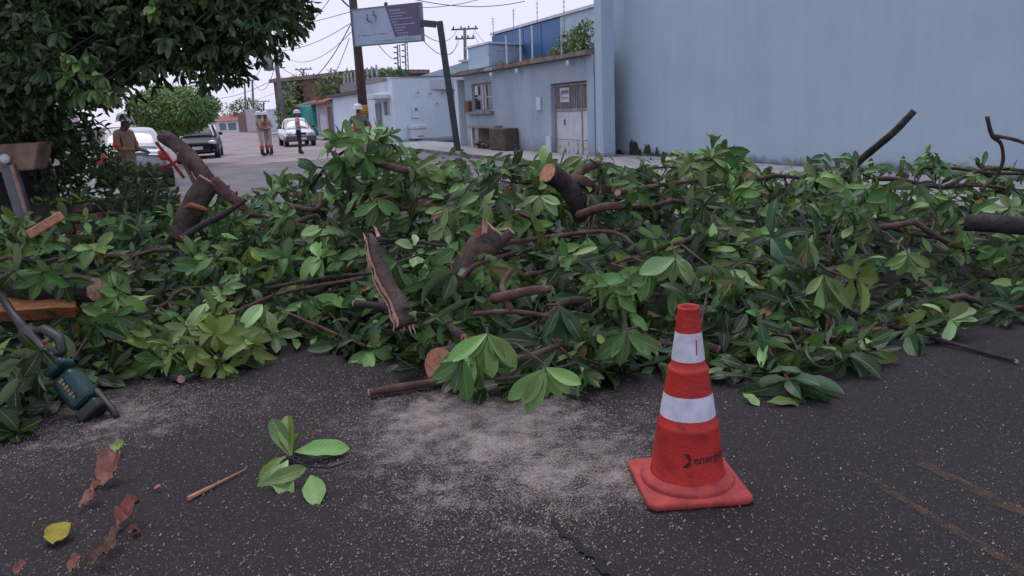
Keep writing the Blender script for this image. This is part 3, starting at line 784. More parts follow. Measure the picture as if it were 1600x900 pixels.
# ================================================================== BUILDINGS, FAR END AND LEFT SIDE
F7 = Face(P(322, 200, 118), P(374, 200, 112))
t = thing('far_house', 'far white house with red tiled roof at the end of the street', 'house', F7.W(0, 0)); OFF = t.location
zt = F7.at(350, 189)[1]; zr = F7.at(350, 178)[1]; L = F7.L
mb = MB(); F7.wall(mb, 0, L, -.05, zt, -.3, 0, [(L * .42, L * .62, .2, zt - .3), (L * .68, L * .92, .2, zt - .3)]); mb.build('wall', M_WHITE, t, off=OFF)
for q0, q1 in ((.42, .62), (.68, .92)): mb = MB(); F7.box(mb, L * q0, L * q1, .2, zt - .3, -.2, -.1); mb.build('window', mat('greenish_glass', (.12, .20, .22), None, 3, .3), t, off=OFF)
mb = MB(); mb.add([F7.W(-.3, zt, .5), F7.W(L + .3, zt, .5), F7.W(L + .3, zr, -4), F7.W(-.3, zr, -4), F7.W(-.3, zt, -9), F7.W(L + .3, zt, -9)], [(0, 1, 2, 3), (3, 2, 5, 4), (0, 3, 4), (1, 5, 2)]); mb.build('roof', M_TILE, t, off=OFF)
F8 = Face(P(373, 200, 105), P(436, 200, 88))
t = thing('far_wall', 'brownish far garden wall between the red-roofed house and the transformer pole', 'wall', F8.W(0, 0)); OFF = t.location
for i, h in enumerate((2.2, 2.8, 2.0, 2.6)):
    mb = MB(); F8.box(mb, F8.L * i / 4 + .01, F8.L * (i + 1) / 4 - .01, -.05, h, -.3 - .05 * i, .04 * i); mb.build('wall_section', (M_BRICKW, M_PINKW, M_CONC, M_PALE2)[i], t, off=OFF)
FL = Face(U(-8, 14.5), U(8, 13.4))
t = thing('yellow_house', 'pale yellow house wall glimpsed behind the big tree', 'house', FL.W(0, 0)); OFF = t.location
mb = MB(); FL.wall(mb, -4, FL.L + 2, -.05, 3.6, -6, 0, [(5, 6.5, .9, 2.2)]); mb.build('wall', mat('pale_yellow_render', (.66, .58, .40), (.58, .50, .34), 2, .8), t, off=OFF)
mb = MB(); FL.box(mb, 5, 6.5, .9, 2.2, -.3, -.2); mb.build('window', M_DARKGL, t, off=OFF)
mb = MB(); FL.box(mb, -4.3, FL.L + 2.3, 3.602, 3.8, -6.3, .5); mb.build('roof', M_TILE, t, off=OFF)
FL2 = Face(U(10, 13.6), U(30, 13.6))
t = thing('pink_white_house', 'pinkish white house front behind the workman with the grey helmet', 'house', FL2.W(0, 0)); OFF = t.location
mb = MB(); FL2.wall(mb, 0, FL2.L, -.05, 3.4, -6, 0, [(4, 6, .9, 2.2), (9, 10.2, .1, 2.2), (13, 15, .9, 2.2)]); mb.build('wall', mat('pinkish_white_render', (.62, .52, .50), (.52, .43, .42), 2, .8), t, off=OFF)
for a, b, z0, z1, nm in ((4, 6, .9, 2.2, 'window'), (9, 10.2, .1, 2.2, 'door'), (13, 15, .9, 2.2, 'window')):
    mb = MB(); FL2.box(mb, a, b, z0, z1, -.3, -.2); mb.build(nm, M_DARKGL if nm == 'window' else M_RUST, t, off=OFF)
mb = MB(); FL2.box(mb, -.3, FL2.L + .3, 3.402, 3.6, -6.3, .5); mb.build('roof', M_TILE, t, off=OFF)
# ================================================================== LEAVES
def leaf_mesh(name, curl, fold, wave, width=0.19, rows=7, skew=0.0, material=None, hole=False):
    """a leaf of length 1 along +Y, upper side +Z"""
    vs, uvs, fs = [], [], []
    cols = 5
    for j in range(rows + 1):
        v = 1 - (1 - j / rows) ** 1.35
        w = width * .88 * max(0, math.sin(PI * min(1, v ** 1.3))) ** 0.72
        if j == 0: w = .012
        if j == rows: w = .004
        ang = curl * v
        y = math.sin(ang) / curl if abs(curl) > 1e-3 else v
        z = -(1 - math.cos(ang)) / curl if abs(curl) > 1e-3 else 0
        for i in range(cols):
            u = (i / (cols - 1)) * 2 - 1
            x = u * w + skew * v * v * .3
            zz = z + abs(u) * w * fold + wave * math.sin(v * 11 + u * 2.0) * abs(u) * w
            vs.append((x, y, zz)); uvs.append(((u + 1) / 2, v))
    for j in range(rows):
        for i in range(cols - 1):
            a = j * cols + i
            fs.append((a, a + 1, a + cols + 1, a + cols))
    me = bpy.data.meshes.new(name); me.from_pydata(vs, [], fs)
    uvl = me.uv_layers.new(name='UVMap')
    for l in me.loops: uvl.data[l.index].uv = uvs[l.vertex_index]
    me.polygons.foreach_set('use_smooth', [True] * len(fs))
    me.materials.append(material or M_LEAF)
    return me
LEAVES = [leaf_mesh('leaf', c, f, w, wd, 7, sk) for c, f, w, wd, sk in tuple((c_, f_ + .16, w_, d_ * 1.05, s_) for c_, f_, w_, d_, s_ in (
    (.35, .30, .10, .19, .1), (.7, .22, .14, .20, -.2), (1.1, .35, .12, .185, .15), (.15, .18, .18, .21, 0), (-.3, .30, .12, .18, -.1),
    (.9, .10, .22, .205, .3), (1.5, .40, .10, .19, -.3), (.5, .5, .15, .17, .2), (.05, .12, .2, .20, -.25), (.6, .28, .26, .195, 0)))]

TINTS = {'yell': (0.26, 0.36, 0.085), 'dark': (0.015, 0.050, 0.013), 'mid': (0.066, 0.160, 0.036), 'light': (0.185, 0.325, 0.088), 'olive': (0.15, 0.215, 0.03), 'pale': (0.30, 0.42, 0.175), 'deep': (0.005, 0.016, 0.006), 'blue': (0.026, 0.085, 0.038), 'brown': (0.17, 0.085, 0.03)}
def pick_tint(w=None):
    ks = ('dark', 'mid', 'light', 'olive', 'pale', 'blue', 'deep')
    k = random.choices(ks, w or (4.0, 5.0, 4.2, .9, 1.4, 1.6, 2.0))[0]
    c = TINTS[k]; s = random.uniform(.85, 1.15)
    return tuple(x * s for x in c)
UP = Vector((0, 0, 1))
def frame(l, nrm):
    y = l.normalized(); z = (nrm - y * nrm.dot(y))
    if z.length < 1e-4: z = y.orthogonal()
    z.normalize(); x = y.cross(z)
    return Matrix((x, y, z)).transposed().to_4x4()
def whorl_dirs(axis, n, spread=(35, 85), flip_up=0.75):
    """leaf directions and upper-side normals of a cluster at a twig tip"""
    a = axis.normalized(); b = a.orthogonal().normalized(); c = a.cross(b)
    out = []; ph = random.uniform(0, 2 * PI)
    for i in range(n):
        az = ph + i * 2.39996 + random.uniform(-.25, .25)
        po = math.radians(random.uniform(*spread))
        l = a * math.cos(po) + (b * math.cos(az) + c * math.sin(az)) * math.sin(po)
        l = (l + Vector((0, 0, -.12))).normalized()
        nn = a - l * a.dot(l)
        if nn.length < .05: nn = l.orthogonal()
        if nn.z < 0 and random.random() < flip_up: nn = -nn
        nn = (nn.normalized() + Vector((random.uniform(-.3, .3), random.uniform(-.3, .3), random.uniform(-.3, .3)))).normalized()
        out.append((l, nn))
    return out
def fan_dirs(n, centre, half, pos):
    """a hanging fan: leaves spread side by side, faces turned to the open side of the heap"""
    out = []
    for i in range(n):
        a = math.radians(centre - half + 2 * half * (i + .5) / n + random.uniform(-7, 7))
        l = Vector((math.sin(a), -.45 + random.uniform(-.15, .15), math.cos(a))).normalized()
        out.append((l, Vector((random.uniform(-.35, .35), -1, .55 + random.uniform(-.3, .3)))))
    return out
def put_leaf(parent, off, pos, l, nn, size, tint, mesh=None):
    o = bpy.data.objects.new('leaf', mesh or random.choice(LEAVES)); COL.objects.link(o)
    o.parent = parent
    sx_ = random.uniform(.85, 1.15)
    o.matrix_basis = Matrix.Translation(pos - off) @ frame(l, nn) @ Matrix.Diagonal((size * sx_, size, size, 1))
    o.color = (*tint, 1)
    return o
# joined leaves for the inside of crowns and heaps
SMALL = []
for c, f, wd in ((.5, .3, .2), (1.0, .2, .19), (.2, .15, .21), (-.2, .3, .18)):
    SMALL.append(leaf_mesh('mass_leaf', c, f, .1, wd, 4, 0, M_LEAFM))
SM_V = [np.array([v.co for v in m.vertices]) for m in SMALL]
SM_F = np.array([p.vertices for p in SMALL[0].polygons]); SM_UV = np.array([d.uv for d in SMALL[0].uv_layers[0].data])
def mass(name, items, parent, off, material=None):
    """items: (pos, dir, normal, size, tint); one mesh"""
    if not items: return None
    V, Fc, T, UVs = [], [], [], []
    nv = len(SM_V[0])
    for i, (p, l, nn, s, t) in enumerate(items):
        M = np.array(frame(l, nn).to_3x3()); W = SM_V[random.randrange(len(SM_V))] * s
        V.append(W @ M.T + np.array(p - off)); Fc.append(SM_F + i * nv)
        T.append((*t, random.random()))
    V = np.concatenate(V); Fc = np.concatenate(Fc)
    me = bpy.data.meshes.new(name)
    me.vertices.add(len(V)); me.vertices.foreach_set('co', V.astype(np.float32).ravel())
    me.loops.add(Fc.size); me.loops.foreach_set('vertex_index', Fc.astype(np.int32).ravel())
    me.polygons.add(len(Fc)); me.polygons.foreach_set('loop_start', np.arange(0, Fc.size, 4, dtype=np.int32))
    me.update(calc_edges=True)
    uvl = me.uv_layers.new(name='UVMap'); uvl.data.foreach_set('uv', np.tile(SM_UV, (len(items), 1)).astype(np.float32).ravel())
    ca = me.color_attributes.new('tint', 'FLOAT_COLOR', 'POINT')
    ca.data.foreach_set('color', np.repeat(np.array(T, dtype=np.float32), nv, axis=0).ravel())
    me.polygons.foreach_set('use_smooth', np.ones(len(Fc), dtype=bool))
    me.materials.append(material or M_LEAFM)
    o = link(name, me, parent); o['kind'] = 'stuff'
    return o
def wander(a, b, n=6, amp=.05):
    a, b = Vector(a), Vector(b); L = (b - a).length; pts = []; sd = random.uniform(0, 99)
    for i in range(n + 1):
        u = i / n; w = amp * L * math.sin(PI * u) ** .6 if 0 < i < n else 0
        pts.append(a.lerp(b, u) + Vector((noise.noise(Vector((u * 2.2, sd, 0))), noise.noise(Vector((u * 2.2, sd, 7))), noise.noise(Vector((u * 2.2, sd, 13))))) * w * 2)
    return pts

# ================================================================== THE HEAP OF CUT BRANCHES
FRONT = [(-260, 780), (-120, 740), (0, 690), (120, 625), (200, 600), (260, 590), (330, 592), (430, 545), (520, 552), (600, 570), (660, 598), (720, 622), (830, 632), (900, 612), (1000, 598), (1120, 600), (1200, 618), (1280, 592), (1380, 566), (1450, 536), (1600, 520), (1800, 505)]
CREST = [(-260, 345), (0, 352), (100, 352), (180, 338), (260, 335), (330, 328), (420, 304), (480, 284), (530, 272), (600, 248), (700, 248), (800, 258), (880, 268), (960, 262), (1030, 254), (1075, 242), (1115, 232), (1165, 250), (1200, 278), (1240, 282), (1262, 256), (1330, 250), (1450, 258), (1540, 264), (1600, 268), (1800, 275)]
def interp(tab, x):
    xs = [p[0] for p in tab]; ys = [p[1] for p in tab]
    return float(np.interp(x, xs, ys))
def crestY(c): return 7.4 + .5 * math.sin(c * .006) + (.5 if c > 1000 else 0)
def surf(c, s):
    f = G(c, interp(FRONT, c)); k = P(c, interp(CREST, c), crestY(c))
    p = f.lerp(k, s)
    z = k.z * (s ** 0.62) if s > 0 else 0
    bump = noise.noise(Vector((p.x * 1.7, p.y * 1.7, 11))) * .36 * math.sin(PI * min(1, s * 1.02)) ** .6 if 0 < s < .97 else 0
    return Vector((p.x, p.y, max(.02, z + bump)))
def gap(p):
    """hollows between the branches"""
    return noise.noise(Vector((p.x * 2.1, p.y * 2.1, 31))) + .5 * noise.noise(Vector((p.x * 5.3, p.y * 5.3, 7)))
def S(px, py, lift=0.0):
    """point of the heap's surface seen at a pixel"""
    best = None
    for i in range(61):
        s = i / 60; c = px
        for _ in range(3):
            q = surf(c, s); x, y = proj(q); c += px - x
        e = abs(y - py)
        if best is None or e < best[0]: best = (e, q)
    p = best[1]; d = (Vector((0, 0, CAMH)) - p).normalized()
    return p + d * lift

COLS = [(-140, 150), (150, 350), (350, 545), (545, 745), (745, 945), (945, 1145), (1145, 1345), (1345, 1720)]
COLW = ['at the left edge by the saw', 'below the brick planter', 'between forked trunk and bark slab', 'around the bark slab', 'around the pale broken stub', 'behind the traffic cone', 'to the right of the traffic cone', 'at the right picture edge']
ROWS = [(0.0, .22), (.22, .48), (.48, .76), (.76, 1.0)]
ROWW = ['leafy cut branch drooping onto the road', 'leafy cut branch low on the heap', 'leafy cut branch high on the heap', 'leafy cut branch along the crest of the heap']
HERO = [  # pixel, lift, axis (x right, y away, z up), leaves, size, spread, tint weights, flips
    ((330, 488), .16, (-.1, -.8, .5), 11, .23, (30, 95), 'yell'), ((372, 520), .16, (.3, -.9, .3), 11, .23, (30, 95), 'pale'), ((305, 545), .12, (-.2, -.8, .2), 10, .21, (30, 95), 'yell'), ((410, 505), .14, (.4, -.7, .5), 9, .2, (30, 90), 'yell'), ((345, 455), .14, (0, -.5, .8), 9, .21, (30, 90), 'light'), ((345, 560), .1, (0, -.9, .3), 9, .2, (30, 95), 'yell'), ((290, 510), .16, (-.4, -.8, .4), 9, .2, (30, 95), 'pale'), ((335, 520), .22, (0, -.9, .1), 9, .21, (30, 95), 'yell'), ((395, 545), .16, (.3, -.8, .1), 9, .2, (30, 95), 'yell'), ((265, 540), .14, (-.5, -.7, .3), 8, .2, (30, 95), 'yell'), ((430, 520), .14, (.5, -.7, .3), 8, .19, (30, 95), 'pale'),
    ((852, 575), .34, (-.05, -.6, -.65), 7, .27, ('fan', 180, 68), 'light'), ((762, 535), .34, (0, -.5, -.85), 7, .25, ('fan', 185, 62), 'light'), ((720, 560), .3, (-.2, -.5, -.6), 5, .22, ('fan', 215, 45), 'mid'), ((915, 590), .14, (.5, -.6, -.4), 6, .2, (25, 70), 'mid'),
    ((1055, 412), .28, (-.1, -.6, -.75), 7, .26, ('fan', 185, 85), 'pale'), ((918, 380), .28, (0, -.7, -.7), 4, .27, ('fan', 185, 40), 'light'), ((1010, 420), .24, (-.3, -.5, -.6), 6, .25, ('fan', 205, 60), 'light'), ((1150, 428), .24, (.4, -.6, -.4), 5, .25, ('fan', 175, 60), 'pale'),
    ((1205, 372), .18, (-.5, -.5, .5), 5, .40, (40, 85), 'blue'), ((1270, 392), .16, (.5, -.6, .4), 5, .38, (40, 85), 'dark'), ((1340, 430), .12, (.3, -.7, .3), 7, .3, (40, 85), 'olive'),
    ((590, 320), .22, (.1, -.5, -.6), 7, .24, ('fan', 180, 80), 'mid'), ((1290, 440), .2, (.1, -.5, -.6), 6, .26, ('fan', 170, 70), 'light'), ((1420, 400), .2, (.1, -.5, -.6), 6, .25, ('fan', 185, 75), 'light'), ((980, 520), .22, (0, -.5, -.6), 6, .25, ('fan', 180, 70), 'mid'), ((620, 420), .2, (0, -.5, -.6), 5, .24, ('fan', 190, 70), 'mid'), ((655, 262), .22, (-.1, -.5, -.3), 9, .24, ('fan', 190, 100), 'light'), ((500, 400), .14, (-.2, -.5, .75), 8, .24, (15, 65), 'light'), ((445, 400), .14, (.1, -.4, .8), 7, .22, (15, 65), 'mid'), ((845, 312), .24, (.1, -.6, -.3), 7, .25, ('fan', 180, 85), 'pale'), ((830, 345), .1, (-.5, -.6, .1), 6, .25, (35, 90), 'light'),
    ((1110, 245), .12, (0, -.2, .9), 7, .20, (20, 90), 'light'), ((1080, 262), .14, (-.3, -.6, .4), 9, .22, (30, 95), 'light'), ((1140, 268), .14, (.3, -.6, .3), 9, .22, (30, 95), 'light'), ((1105, 300), .14, (0, -.8, 0), 9, .22, (30, 95), 'light'), ((1170, 300), .12, (.4, -.6, 0), 8, .22, (30, 95), 'mid'), ((1050, 300), .1, (-.4, -.6, 0), 8, .2, (30, 95), 'mid'),
    ((1275, 275), .12, (-.3, -.3, .8), 8, .22, (20, 90), 'light'), ((1320, 290), .12, (0, -.6, .5), 8, .22, (20, 90), 'light'), ((1300, 320), .12, (-.3, -.7, 0), 8, .22, (30, 90), 'light'), ((1360, 300), .1, (.2, -.7, .3), 8, .22, (30, 90), 'mid'),
    ((170, 430), .34, (-.3, -.6, -.6), 6, .27, ('fan', 165, 50), 'light'), ((150, 385), .14, (.2, -.4, .7), 9, .25, (20, 80), 'light'), ((60, 385), .14, (-.2, -.4, .5), 8, .27, (30, 85), 'mid'), ((30, 400), .12, (-.4, -.5, .3), 6, .3, (40, 85), 'olive'), ((215, 350), .12, (.3, -.4, .5), 6, .24, (30, 85), 'blue'),
    ((705, 430), .15, (-.2, -.6, -.3), 7, .30, (30, 85), 'dark'), ((745, 470), .14, (.2, -.6, -.4), 6, .26, (30, 85), 'dark'), ((980, 450), .15, (-.5, -.5, -.4), 6, .27, (20, 75), 'light'), ((1240, 600), .10, (.2, -.6, -.1), 9, .26, (30, 95), 'blue'), ((1330, 560), .1, (.3, -.6, 0), 7, .24, (30, 90), 'blue'), ((875, 480), .26, (.1, -.6, -.7), 5, .25, ('fan', 175, 50), 'blue'),
    ((100, 590), .04, (.1, -.4, .6), 5, .24, (30, 85), 'deep'), ((25, 620), .06, (-.1, -.4, .7), 6, .26, (30, 85), 'deep'), ((20, 675), .04, (.1, -.5, .5), 6, .26, (30, 85), 'deep'), ((250, 560), .06, (.2, -.6, .3), 6, .24, (30, 85), 'mid'), ((70, 425), .45, (.2, -.5, .3), 7, .22, (30, 90), 'mid'), ((10, 432), .45, (-.2, -.5, .3), 7, .22, (30, 90), 'dark'), ((110, 490), .35, (.2, -.6, .3), 7, .2, (30, 90), 'dark'), ((150, 520), .3, (.2, -.6, .2), 8, .2, (30, 90), 'dark'), ((180, 500), .2, (.2, -.6, .2), 8, .2, (30, 90), 'mid')]
cells = {}
def cell_of(px, s):
    ci = max(0, min(7, next((i for i, (a, b) in enumerate(COLS) if a <= px < b), 7 if px > 0 else 0)))
    ri = next((i for i, (a, b) in enumerate(ROWS) if a <= s < b), 3)
    return ci, ri
CELLT = {}
for ci in range(8):
    for ri in range(4):
        CELLT[ci, ri] = random.choice(('mid', 'light', 'mid', 'light', 'dark', 'light')) if ci > 0 else 'dark'  # left column tinted dark, the tree's shade painted into its leaves
        cells[ci, ri] = []
for (pp, lift, ax, n, sz, spr, tint) in HERO:
    p = S(pp[0], pp[1], lift)
    # which row
    best = min(((abs(proj(surf(pp[0], q / 20))[1] - pp[1]), q / 20) for q in range(21)))[1]
    cells[cell_of(pp[0], best)].append((p, Vector(ax), n, sz, spr, tint, True))
for ci, (c0, c1) in enumerate(COLS):
    for ri, (r0, r1) in enumerate(ROWS):
        n = (9, 11, 12, 12)[ri] + (3 if ci in (0, 7) else 0) + (3 if ri == 3 and 4 <= ci else 0)
        for q in range(n):
            c = c0 + (c1 - c0) * ((q + random.random()) / n); s = r0 + (r1 - r0) * random.random()
            p = surf(c, s)
            for _ in range(6):
                if gap(p) > -.12: break
                c = random.uniform(c0, c1); s = random.uniform(r0, r1); p = surf(c, s)
            p = p + Vector((0, 0, random.uniform(-.18, .12)))
            p.z = max(.06, p.z)
            ax = Vector((random.gauss(0, .55), -.55 + random.gauss(0, .35), random.gauss(.35, .5)))
            cells[ci, ri].append((p, ax, random.randint(5, 8), random.uniform(.16, .25), ('fan', random.uniform(135, 225), random.uniform(40, 85)) if random.random() < .36 and s > .08 else (22, 85), None, False))
n_leaf = 0
for (ci, ri), ws in cells.items():
    c0, c1 = COLS[ci]; r0, r1 = ROWS[ri]
    a = surf(c0 + (c1 - c0) * random.uniform(.05, .3), min(1, r0 + (r1 - r0) * .55)); b = surf(c1 - (c1 - c0) * random.uniform(.05, .3), r0 + (r1 - r0) * random.uniform(.3, .9))
    if random.random() < .4: a, b = b, a
    dz = Vector((0, .08, -.10)); a = a + dz; b = b + dz; a.z = max(.05, a.z); b.z = max(.05, b.z)
    off = a.copy()
    t = thing('leafy_branch', f'{ROWW[ri]}, {COLW[ci]}', 'branch', off, group='cut leafy branches heaped across the road')
    st = wander(a, b, 8, .09)
    mb = MB(); mb.tube(st, [.028 - .019 * i / 8 for i in range(9)], 7, rough=.08, capmi=1); mb.build('stem', [M_BARK, M_WOOD], t, True, off)
    for (p, ax, n, sz, spr, tint, hero) in ws:
        near = min(st, key=lambda q: (q - p).length)
        ax = ax.normalized(); mid = near.lerp(p, .55) - ax * .08
        mid.z = max(.04, mid.z)
        pts = [near, near.lerp(mid, .5), mid, p - ax * .04, p]
        mb = MB(); mb.tube(pts, [.011, .0095, .008, .006, .004], 5, False)
        tw = mb.build('twig', M_BARKR if random.random() < .4 else M_BARK, t, True, off)
        base = TINTS[tint] if tint else (TINTS[CELLT[ci, ri]] if random.random() < .45 else pick_tint())
        for l, nn in (fan_dirs(n, spr[1], spr[2], p) if spr[0] == 'fan' else whorl_dirs(ax, n, spr)):
            pos = p - ax * random.uniform(0, .05 if hero else .15)
            sz_ = sz * random.uniform(.6, 1.12)
            if spr[0] != 'fan': l = (l + Vector((0, 0, -.22))).normalized()
            tip = pos + l * sz_
            if tip.z < .015: l = (l + Vector((0, 0, (.02 - tip.z) / sz_))).normalized()
            s_ = random.uniform(.65, 1.3)
            put_leaf(tw, off, pos, l, nn, sz_, tuple(x * s_ for x in (base if random.random() > .02 else TINTS['brown']))); n_leaf += 1
    # leaves deeper inside the heap
    items = []
    for q in range(150):      # loose leaves between the twigs, at the surface
        c = random.uniform(c0 - 10, c1 + 10); s = random.uniform(max(.03, r0), r1)
        p = surf(c, s)
        if gap(p) < -.02 or (s < .12 and random.random() < .5): continue
        p = p + Vector((0, .02, random.uniform(-.2, .02))); p.z = max(.05, p.z)
        l = Vector((random.gauss(0, .9), random.gauss(-.5, .6), random.gauss(-.25, .5))).normalized(); sz = random.uniform(.12, .22)
        if p.z + l.z * sz < .02: l.z = abs(l.z) * .3
        items.append((p, l, Vector((random.gauss(0, .5), random.gauss(-.7, .5), random.gauss(.7, .4))), sz, TINTS['brown'] if random.random() < .025 else pick_tint((5, 4.5, 2.8, .6, .7, 1.2, 3))))
    for q in range(170):  # inner leaves tinted near-black, painting in the shade of the gaps
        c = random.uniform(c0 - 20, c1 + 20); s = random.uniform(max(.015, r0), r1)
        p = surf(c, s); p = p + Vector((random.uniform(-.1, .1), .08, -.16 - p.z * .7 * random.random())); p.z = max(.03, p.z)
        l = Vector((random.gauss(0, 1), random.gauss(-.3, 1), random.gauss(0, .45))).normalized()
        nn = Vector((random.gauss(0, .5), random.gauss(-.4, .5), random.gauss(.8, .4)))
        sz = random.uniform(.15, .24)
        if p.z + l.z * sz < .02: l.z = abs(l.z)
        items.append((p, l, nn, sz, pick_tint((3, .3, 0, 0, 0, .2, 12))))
    if ri == 3:
        for q in range(110):
            p = surf(random.uniform(c0, c1), random.uniform(.9, 1.0)) + Vector((0, random.uniform(-.1, .3), random.uniform(-.12, .06)))
            items.append((p, Vector((random.gauss(0, .8), random.gauss(-.3, .6), random.gauss(.2, .5))).normalized(), Vector((random.gauss(0, .5), random.gauss(-.6, .5), .8)), random.uniform(.12, .2), pick_tint()))
    if ri == 3:   # the far flank of the heap
        for q in range(120):
            c = random.uniform(c0 - 20, c1 + 20); u = random.random()
            p = surf(c, 1.0); p = Vector((p.x * (1 + .22 * u), p.y + 2.2 * u, max(.04, p.z * (1 - u ** 1.6) * random.uniform(.5, 1.0) - .05)))
            l = Vector((random.gauss(0, 1), random.gauss(0, 1), random.gauss(0, .5))).normalized(); l.z = abs(l.z) if p.z < .2 else l.z
            items.append((p, l, Vector((random.gauss(0, .5), random.gauss(0, .5), .9)), random.uniform(.16, .24), pick_tint()))
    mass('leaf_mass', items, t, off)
print('leaves', n_leaf)

# ------------------------------------------------------------------ bare wood lying in the heap
def limb(name, label, cat, pts, rad, bark=M_BARK, cut=M_WOOD, n=12, rough=.06, cut_ends=(True, True), group=None):
    """one piece of cut timber: bark, and a cut face at each sawn end"""
    pts = [Vector(p) for p in pts]; off = pts[0].copy()
    t = thing(name, label, cat, off, group=group)
    add_limb(t, off, pts, rad, bark, cut, n, rough, cut_ends)
    return t, off
def smooth_path(pts, rad, k=4):
    """Catmull-Rom through the given points with wobble"""
    P_, R_ = [], []
    n = len(pts)
    for i in range(n - 1):
        p0, p1, p2, p3 = pts[max(0, i - 1)], pts[i], pts[i + 1], pts[min(n - 1, i + 2)]
        for q in range(k):
            u = q / k
            P_.append(.5 * ((2 * p1) + (p2 - p0) * u + (2 * p0 - 5 * p1 + 4 * p2 - p3) * u * u + (3 * p1 - p0 - 3 * p2 + p3) * u ** 3)); R_.append(rad[i] + (rad[i + 1] - rad[i]) * u)
    P_.append(pts[-1]); R_.append(rad[-1]); return P_, R_
def add_limb(t, off, pts, rad, bark, cut, n=12, rough=.06, cut_ends=(True, True), name='limb'):
    pts = [Vector(p) for p in pts]
    P_, R_ = smooth_path(pts, rad)
    R_ = [r * (1 + .09 * noise.noise(Vector((i * .9, r * 50, off.x)))) for i, r in enumerate(R_)]
    if max(R_) > .04: P_, R_ = smooth_path(P_, R_, 3); n = max(n, 20)
    mb = MB(); mb.tube(P_, R_, n, True, rough=rough * .4, nz=.10); o = mb.build(name, bark, t, True, off)
    for e, ok in ((0, cut_ends[0]), (-1, cut_ends[1])):
        if not ok: continue
        p = P_[e]; q = P_[1] if e == 0 else P_[-2]; d = (p - q).normalized(); u = d.orthogonal().normalized(); v = d.cross(u)
        m2 = MB(); nn = 18; r = R_[e] * .985
        ring = [p + d * .004 + (u * math.cos(2 * PI * i / nn) + v * math.sin(2 * PI * i / nn)) * r * random.uniform(.95, 1.0) for i in range(nn)]
        ring2 = [x - d * .012 for x in ring]
        m2.add(ring2 + ring + [p + d * .006], [(i, (i + 1) % nn, nn + (i + 1) % nn, nn + i) for i in range(nn)] + [(nn + i, nn + (i + 1) % nn, 2 * nn) for i in range(nn)])
        cf = m2.build('cut_face', cut, t, False, off); ul = cf.data.uv_layers.new(name='UVMap')
        for lp in cf.data.loops: ul.data[lp.index].uv = (0, 0) if lp.vertex_index == 2 * nn else (1, 0)
    return o
def PX(px, py, Y): return P(px, py, Y)
# forked trunk leaning out of the heap
pts = [PX(280, 372, 6.9), PX(298, 332, 6.95), PX(327, 282, 7.0)]
t, off = limb('forked_trunk', 'thick brown forked trunk piece propped up in front of the dark car', 'log', pts, [.10, .108, .10], M_BARK)
add_limb(t, off, [PX(330, 290, 7.05), PX(300, 250, 7.15), PX(272, 224, 7.25), PX(253, 212, 7.3)], [.075, .07, .066, .06], M_BARK, M_WOOD, 10)
add_limb(t, off, [PX(332, 285, 7.0), PX(352, 300, 7.0), PX(372, 316, 7.0), PX(386, 330, 7.0)], [.07, .055, .045, .03], M_BARKR, M_WOOD, 8)
add_limb(t, off, [PX(280, 240, 7.15), PX(292, 262, 7.1), PX(303, 284, 7.05), PX(308, 292, 7.0)], [.026, .022, .02, .012], M_BARKR, M_WOODP, 6, name='bark_strip')
add_limb(t, off, [PX(290, 324, 6.84), PX(300, 321, 6.82), PX(318, 326, 6.82), PX(326, 330, 6.84)], [.012, .026, .022, .008], M_WOODO, M_WOODO, 6, .2, name='torn_wood')
limb('thin_branch', 'thin dark branch slanting below the forked trunk', 'branch', [PX(385, 311, 6.7), PX(350, 335, 6.6), PX(315, 352, 6.5), PX(285, 372, 6.4)], [.02, .024, .028, .03], M_BARKD, M_WOOD, 7)
# log with orange cut face and two short limbs
t, off = limb('cut_log', 'dark log with bright orange cut face standing up at mid crest', 'log', [PX(856, 270, 6.1), PX(880, 286, 6.2), PX(897, 308, 6.2), PX(910, 345, 6.2)], [.085, .077, .072, .062], M_BARKD, M_WOOD, 14)
add_limb(t, off, [PX(884, 284, 6.2), PX(905, 282, 6.25), PX(930, 293, 6.3), PX(955, 296, 6.3)], [.05, .048, .042, .038], M_BARKR, M_WOOD, 8)
add_limb(t, off, [PX(898, 280, 6.25), PX(912, 265, 6.3), PX(930, 257, 6.35), PX(940, 255, 6.35)], [.04, .036, .03, .02], M_BARKR, M_WOOD, 8)
# broken stub
t, off = limb('broken_stub', 'thick broken stub with pale torn top in the middle of the heap', 'log', [PX(712, 455, 5.0), PX(738, 410, 5.1), PX(765, 372, 5.15), PX(775, 360, 5.16)], [.09, .108, .105, .085], M_BARK, M_WOODP, 14, .08, (False, True))
add_limb(t, off, [PX(772, 385, 5.12), PX(788, 372, 5.12), PX(799, 361, 5.12)], [.045, .035, .032], M_BARK, M_WOODP, 8)
for q in range(7):
    a = PX(744 + q * 2.6, 372 - q * 1.5, 5.08); mb = MB(); b = a + Vector((random.uniform(-.02, .02), 0, random.uniform(.05, .12)))
    mb.tube([a - Vector((0, 0, .08)), a, b], [.014, .012, .002], 4); mb.build('splinter', M_WOODO if q < 4 else M_WOODP, t, off=off)
